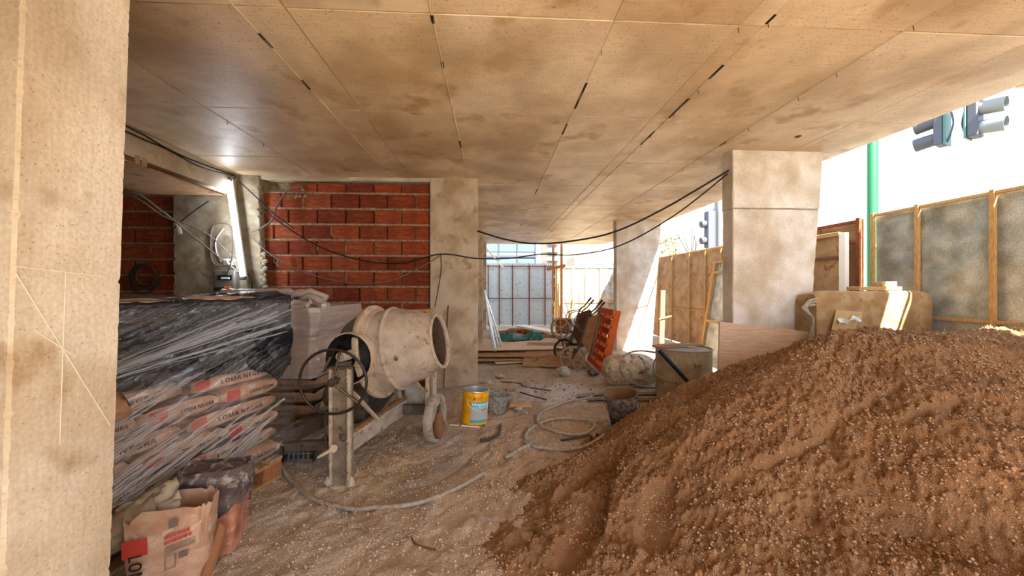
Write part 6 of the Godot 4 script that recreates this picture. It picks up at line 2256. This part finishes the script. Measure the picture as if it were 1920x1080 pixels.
# ------------------------------------------------------------------ lamp, switch gear, ledge, crumbs
func build_details() -> void:
	# fluorescent tube hung slanting in front of the pier
	var a := Vector3(-3.20, 2.60, -4.70)
	var b := Vector3(-3.03, 1.44, -4.70)
	var lm := thing("fluorescent_lamp", "lit fluorescent tube lamp hung slanting in front of the pier", "lamp", b)
	var s := S()
	tube(s, [a, b], 0.024, 14)
	var tb := wpart(lm, "tube", s, M["tube_glass"], "lit white tube")
	tb.cast_shadow = GeometryInstance3D.SHADOW_CASTING_SETTING_ON
	s = S()
	bar(s, a + Vector3(0.0, 0.03, -0.045), b + Vector3(0, -0.03, -0.045), 0.03, 0.06, Vector3.RIGHT)
	wpart(lm, "batten", s, M["white_plastic"])
	for p in [a, b]:
		s = S()
		box(s, frame(p + (p - (a + b) / 2.0).normalized() * 0.02 + Vector3(0, 0, -0.01), a - b, Vector3.RIGHT), Vector3(0.045, 0.055, 0.055), 0.008)
		wpart(lm, "end_cap", s, M["grey_plastic"])
	var light := AreaLight3D.new()
	light.name = "lamp_light"
	light.area_size = Vector2(0.05, 1.15)
	light.light_color = Color(0.94, 0.97, 1.0)
	light.light_energy = 0.5
	light.shadow_enabled = true
	light.area_range = 12.0
	add_child(light)
	var up := (a - b).normalized()
	var zz := Vector3(0.1, 0.0, -1.0)
	zz = (zz - up * zz.dot(up)).normalized()   # area lights shine along local -z
	zz = -zz
	light.transform = Transform3D(Basis(up.cross(zz), up, zz), (a + b) / 2.0 + zz * 0.03)
	# switch box, isolator, socket
	var sw := thing("switch_box", "grey switch box with orange lever at the foot of the pier", "switch box", Vector3(-3.3, 1.27, -4.8))
	s = S()
	wbox(s, Vector3(-3.41, 1.22, -4.86), Vector3(-3.16, 1.52, -4.76), 0.012)
	wpart(sw, "case", s, M["grey_plastic"])
	s = S()
	wbox(s, Vector3(-3.36, 1.40, -4.765), Vector3(-3.19, 1.46, -4.745), 0.004)
	wpart(sw, "window", s, M["dark_hole"])
	s = S()
	wbox(s, Vector3(-3.31, 1.41, -4.75), Vector3(-3.21, 1.432, -4.738), 0.003)
	wpart(sw, "label_strip", s, M["white_plastic"])
	s = S()
	wbox(s, Vector3(-3.40, 1.27, -4.77), Vector3(-3.2, 1.31, -4.74), 0.004)
	wpart(sw, "rail", s, M["print_black"])
	s = S()
	wbox(s, Vector3(-3.26, 1.265, -4.75), Vector3(-3.19, 1.32, -4.72), 0.006)
	wpart(sw, "lever", s, M["orange_plastic"], "orange lever")
	var hd := thing("oval_cover", "pale oval plastic cover fixed to the pier beside the tube lamp", "cover", Vector3(-3.35, 1.7, -4.83))
	s = S()
	var op := []
	for k in 24:
		var t := TAU * k / 24.0
		op.append(Vector2(0.13 * signf(cos(t)) * pow(absf(cos(t)), 0.6), 0.26 * signf(sin(t)) * pow(absf(sin(t)), 0.6)))
	prism(s, T(Vector3(-3.36, 1.84, -4.845)), op, 0.03)
	wpart(hd, "plate", s, M["concrete_grey"])
	s = S()
	var oo := []
	for k in 25:
		var t := TAU * k / 24.0
		oo.append(Vector3(-3.36 + 0.135 * signf(cos(t)) * pow(absf(cos(t)), 0.6), 1.84 + 0.265 * signf(sin(t)) * pow(absf(sin(t)), 0.6), -4.83))
	tube(s, oo, 0.008, 6, false)
	wpart(hd, "rim", s, M["cable_grey"])
	s = S()
	tube(s, curve([Vector3(-3.33, 2.04, -4.82), Vector3(-3.42, 1.9, -4.82), Vector3(-3.42, 1.76, -4.82), Vector3(-3.36, 1.62, -4.82)], 6), 0.008, 6)
	wpart(hd, "handle", s, M["white_plastic"])
	var so := thing("socket", "white socket block hanging beside the tube lamp", "socket", Vector3(-3.26, 1.62, -4.8))
	s = S()
	wbox(s, Vector3(-3.32, 1.585, -4.84), Vector3(-3.2, 1.665, -4.79), 0.006)
	wpart(so, "case", s, M["white_plastic"])
	for k in 2:
		s = S()
		lathe(s, T(Vector3(-3.285 + k * 0.05, 1.625, -4.79), Vector3(90, 0, 0)), [Vector2(0.0, 0.002), Vector2(0.014, 0.002), Vector2(0.016, 0.0)], 10)
		wpart(so, "outlet", s, M["grey_plastic"])
	s = S()
	bar(s, Vector3(-3.88, 2.10, -4.82), Vector3(-3.84, 1.97, -4.82), 0.02, 0.035)
	solo("plug", s, M["white_plastic"], "white inline plug hanging on the left of the pier", "plug")
	# plywood ledge and battens in the opening on the left
	s = S()
	wbox(s, Vector3(-4.9, 2.385, -4.55), Vector3(-3.14, 2.405, -2.6), 0.003)
	solo("plywood_ledge", s, M["plywood_grey"], "plywood sheet left as a ledge below the left beam", "plywood sheet")
	for z in [-3.55, -3.62]:
		s = S()
		wbox(s, Vector3(-3.5, 2.405, z - 0.025), Vector3(-3.2, 2.50, z + 0.025), 0.004)
		solo("batten", s, M["timber"], "short timber batten upright between ledge and beam, %s one" % ("nearer" if z > -3.6 else "farther"), "batten")
	# coils of hose hung on the dark brickwork
	for k in 3:
		s = S()
		var pts := []
		for i in 41:
			var t := TAU * i / 40.0
			pts.append(Vector3(-4.38 + 0.03 * k + (0.18 - 0.03 * k) * cos(t), 1.42 + 0.02 * k + (0.18 - 0.03 * k) * sin(t), -4.93 + 0.012 * k + 0.01 * sin(t * 2.0)))
		tube(s, pts, 0.012, 7, false)
		solo("hose_coil", s, M["hose_dark"], ["largest ring of dark hose hung on the dark brickwork", "middle ring of dark hose hung on the dark brickwork", "smallest ring of dark hose hung on the dark brickwork"][k], "hose coil")
	# broken-out corner of the brickwork with rubble and conduit
	s = S()
	for k in 7:
		lump(s, Vector3(-2.60 + 0.034 * k, 2.475 + 0.012 * sin(k * 2.3) + (0.1 if k == 5 else 0.0), -4.93), Vector3(0.026, 0.018, 0.016), k * 2.0, 8, 6, 0.9)
	solo("mortar_crumbs", s, M["mortar"], "lumps of mortar round the hole at the top of the brick wall", "mortar")
	# pipe end at the top of the near column
	s = S()
	tube(s, [Vector3(-1.35, 2.58, -1.36), Vector3(-1.18, 2.58, -1.36)], 0.035, 16)
	solo("pipe_end", s, M["worn_steel"], "dark round pipe end at the top of the near column", "pipe")
	# crumbs of mud and stone scattered over the floor
	var rng := RandomNumberGenerator.new()
	rng.seed = 77
	var c1 := S()
	for k in 300:
		var x := rng.randf_range(-0.14, 1.25)
		var z := rng.randf_range(-1.6, -6.2)
		if sand_h(x, z) > 0.0:
			continue
		var r := rng.randf_range(0.005, 0.018) * (1.0 if rng.randf() < 0.9 else 1.8)
		lump(c1, Vector3(x, ground_h(x, z) + r * 0.3, z), Vector3(r, r * 0.7, r), rng.randf() * 90.0, 6, 4, 0.5)
	var st := solo("mud_crumbs", c1, M["clod"], "crumbs of dry mud and stones scattered over the floor", "crumbs")
	st.set_meta("kind", "stuff")
	# bits of rubble beside the fin
	for q in [[Vector3(0.12, 0.03, -4.35), 0.05, "lime_lump"], [Vector3(0.22, 0.03, -4.15), 0.045, "clod"], [Vector3(-0.02, 0.04, -4.55), 0.06, "clod"], [Vector3(0.3, 0.03, -4.6), 0.05, "lime_lump"], [Vector3(-0.08, 0.03, -5.0), 0.06, "lime_lump"], [Vector3(0.1, 0.03, -5.4), 0.05, "lime_lump"], [Vector3(0.28, 0.02, -3.95), 0.04, "lime_lump"]]:
		s = S()
		lump(s, q[0], Vector3(q[1] * 1.3, q[1] * 0.6, q[1]), q[0].x * 33.0, 9, 6, 0.7)
		solo("rubble_piece", s, M[q[2]], "small broken piece on the floor right of the grey bucket", "rubble", "rubble pieces right of the grey bucket")
	s = S()
	wbox(s, Vector3(0.18, 0.02, -4.06), Vector3(0.42, 0.045, -3.99), 0.004)
	solo("wood_scrap", s, M["timber_pale"], "pale scrap of wood on the floor right of the grey bucket", "wood scrap")
	# torn clod of caked soil beside the loop of hose
	s = S()
	for k in 5:
		grid(s, 10, 6, func(u: float, v: float) -> Vector3: return Vector3(0.84 + 0.05 * k + 0.02 * sin(v * 4.0), 0.0 + v * (0.07 + 0.02 * sin(k * 2.0)) * sin(PI * clampf(u, 0.05, 0.95)) + 0.005, -3.16 + 0.22 * u + 0.015 * sin(u * 9.0 + k)))
	solo("caked_soil", s, M["sand_clod"], "ribbed flakes of caked soil beside the hose loop", "soil")
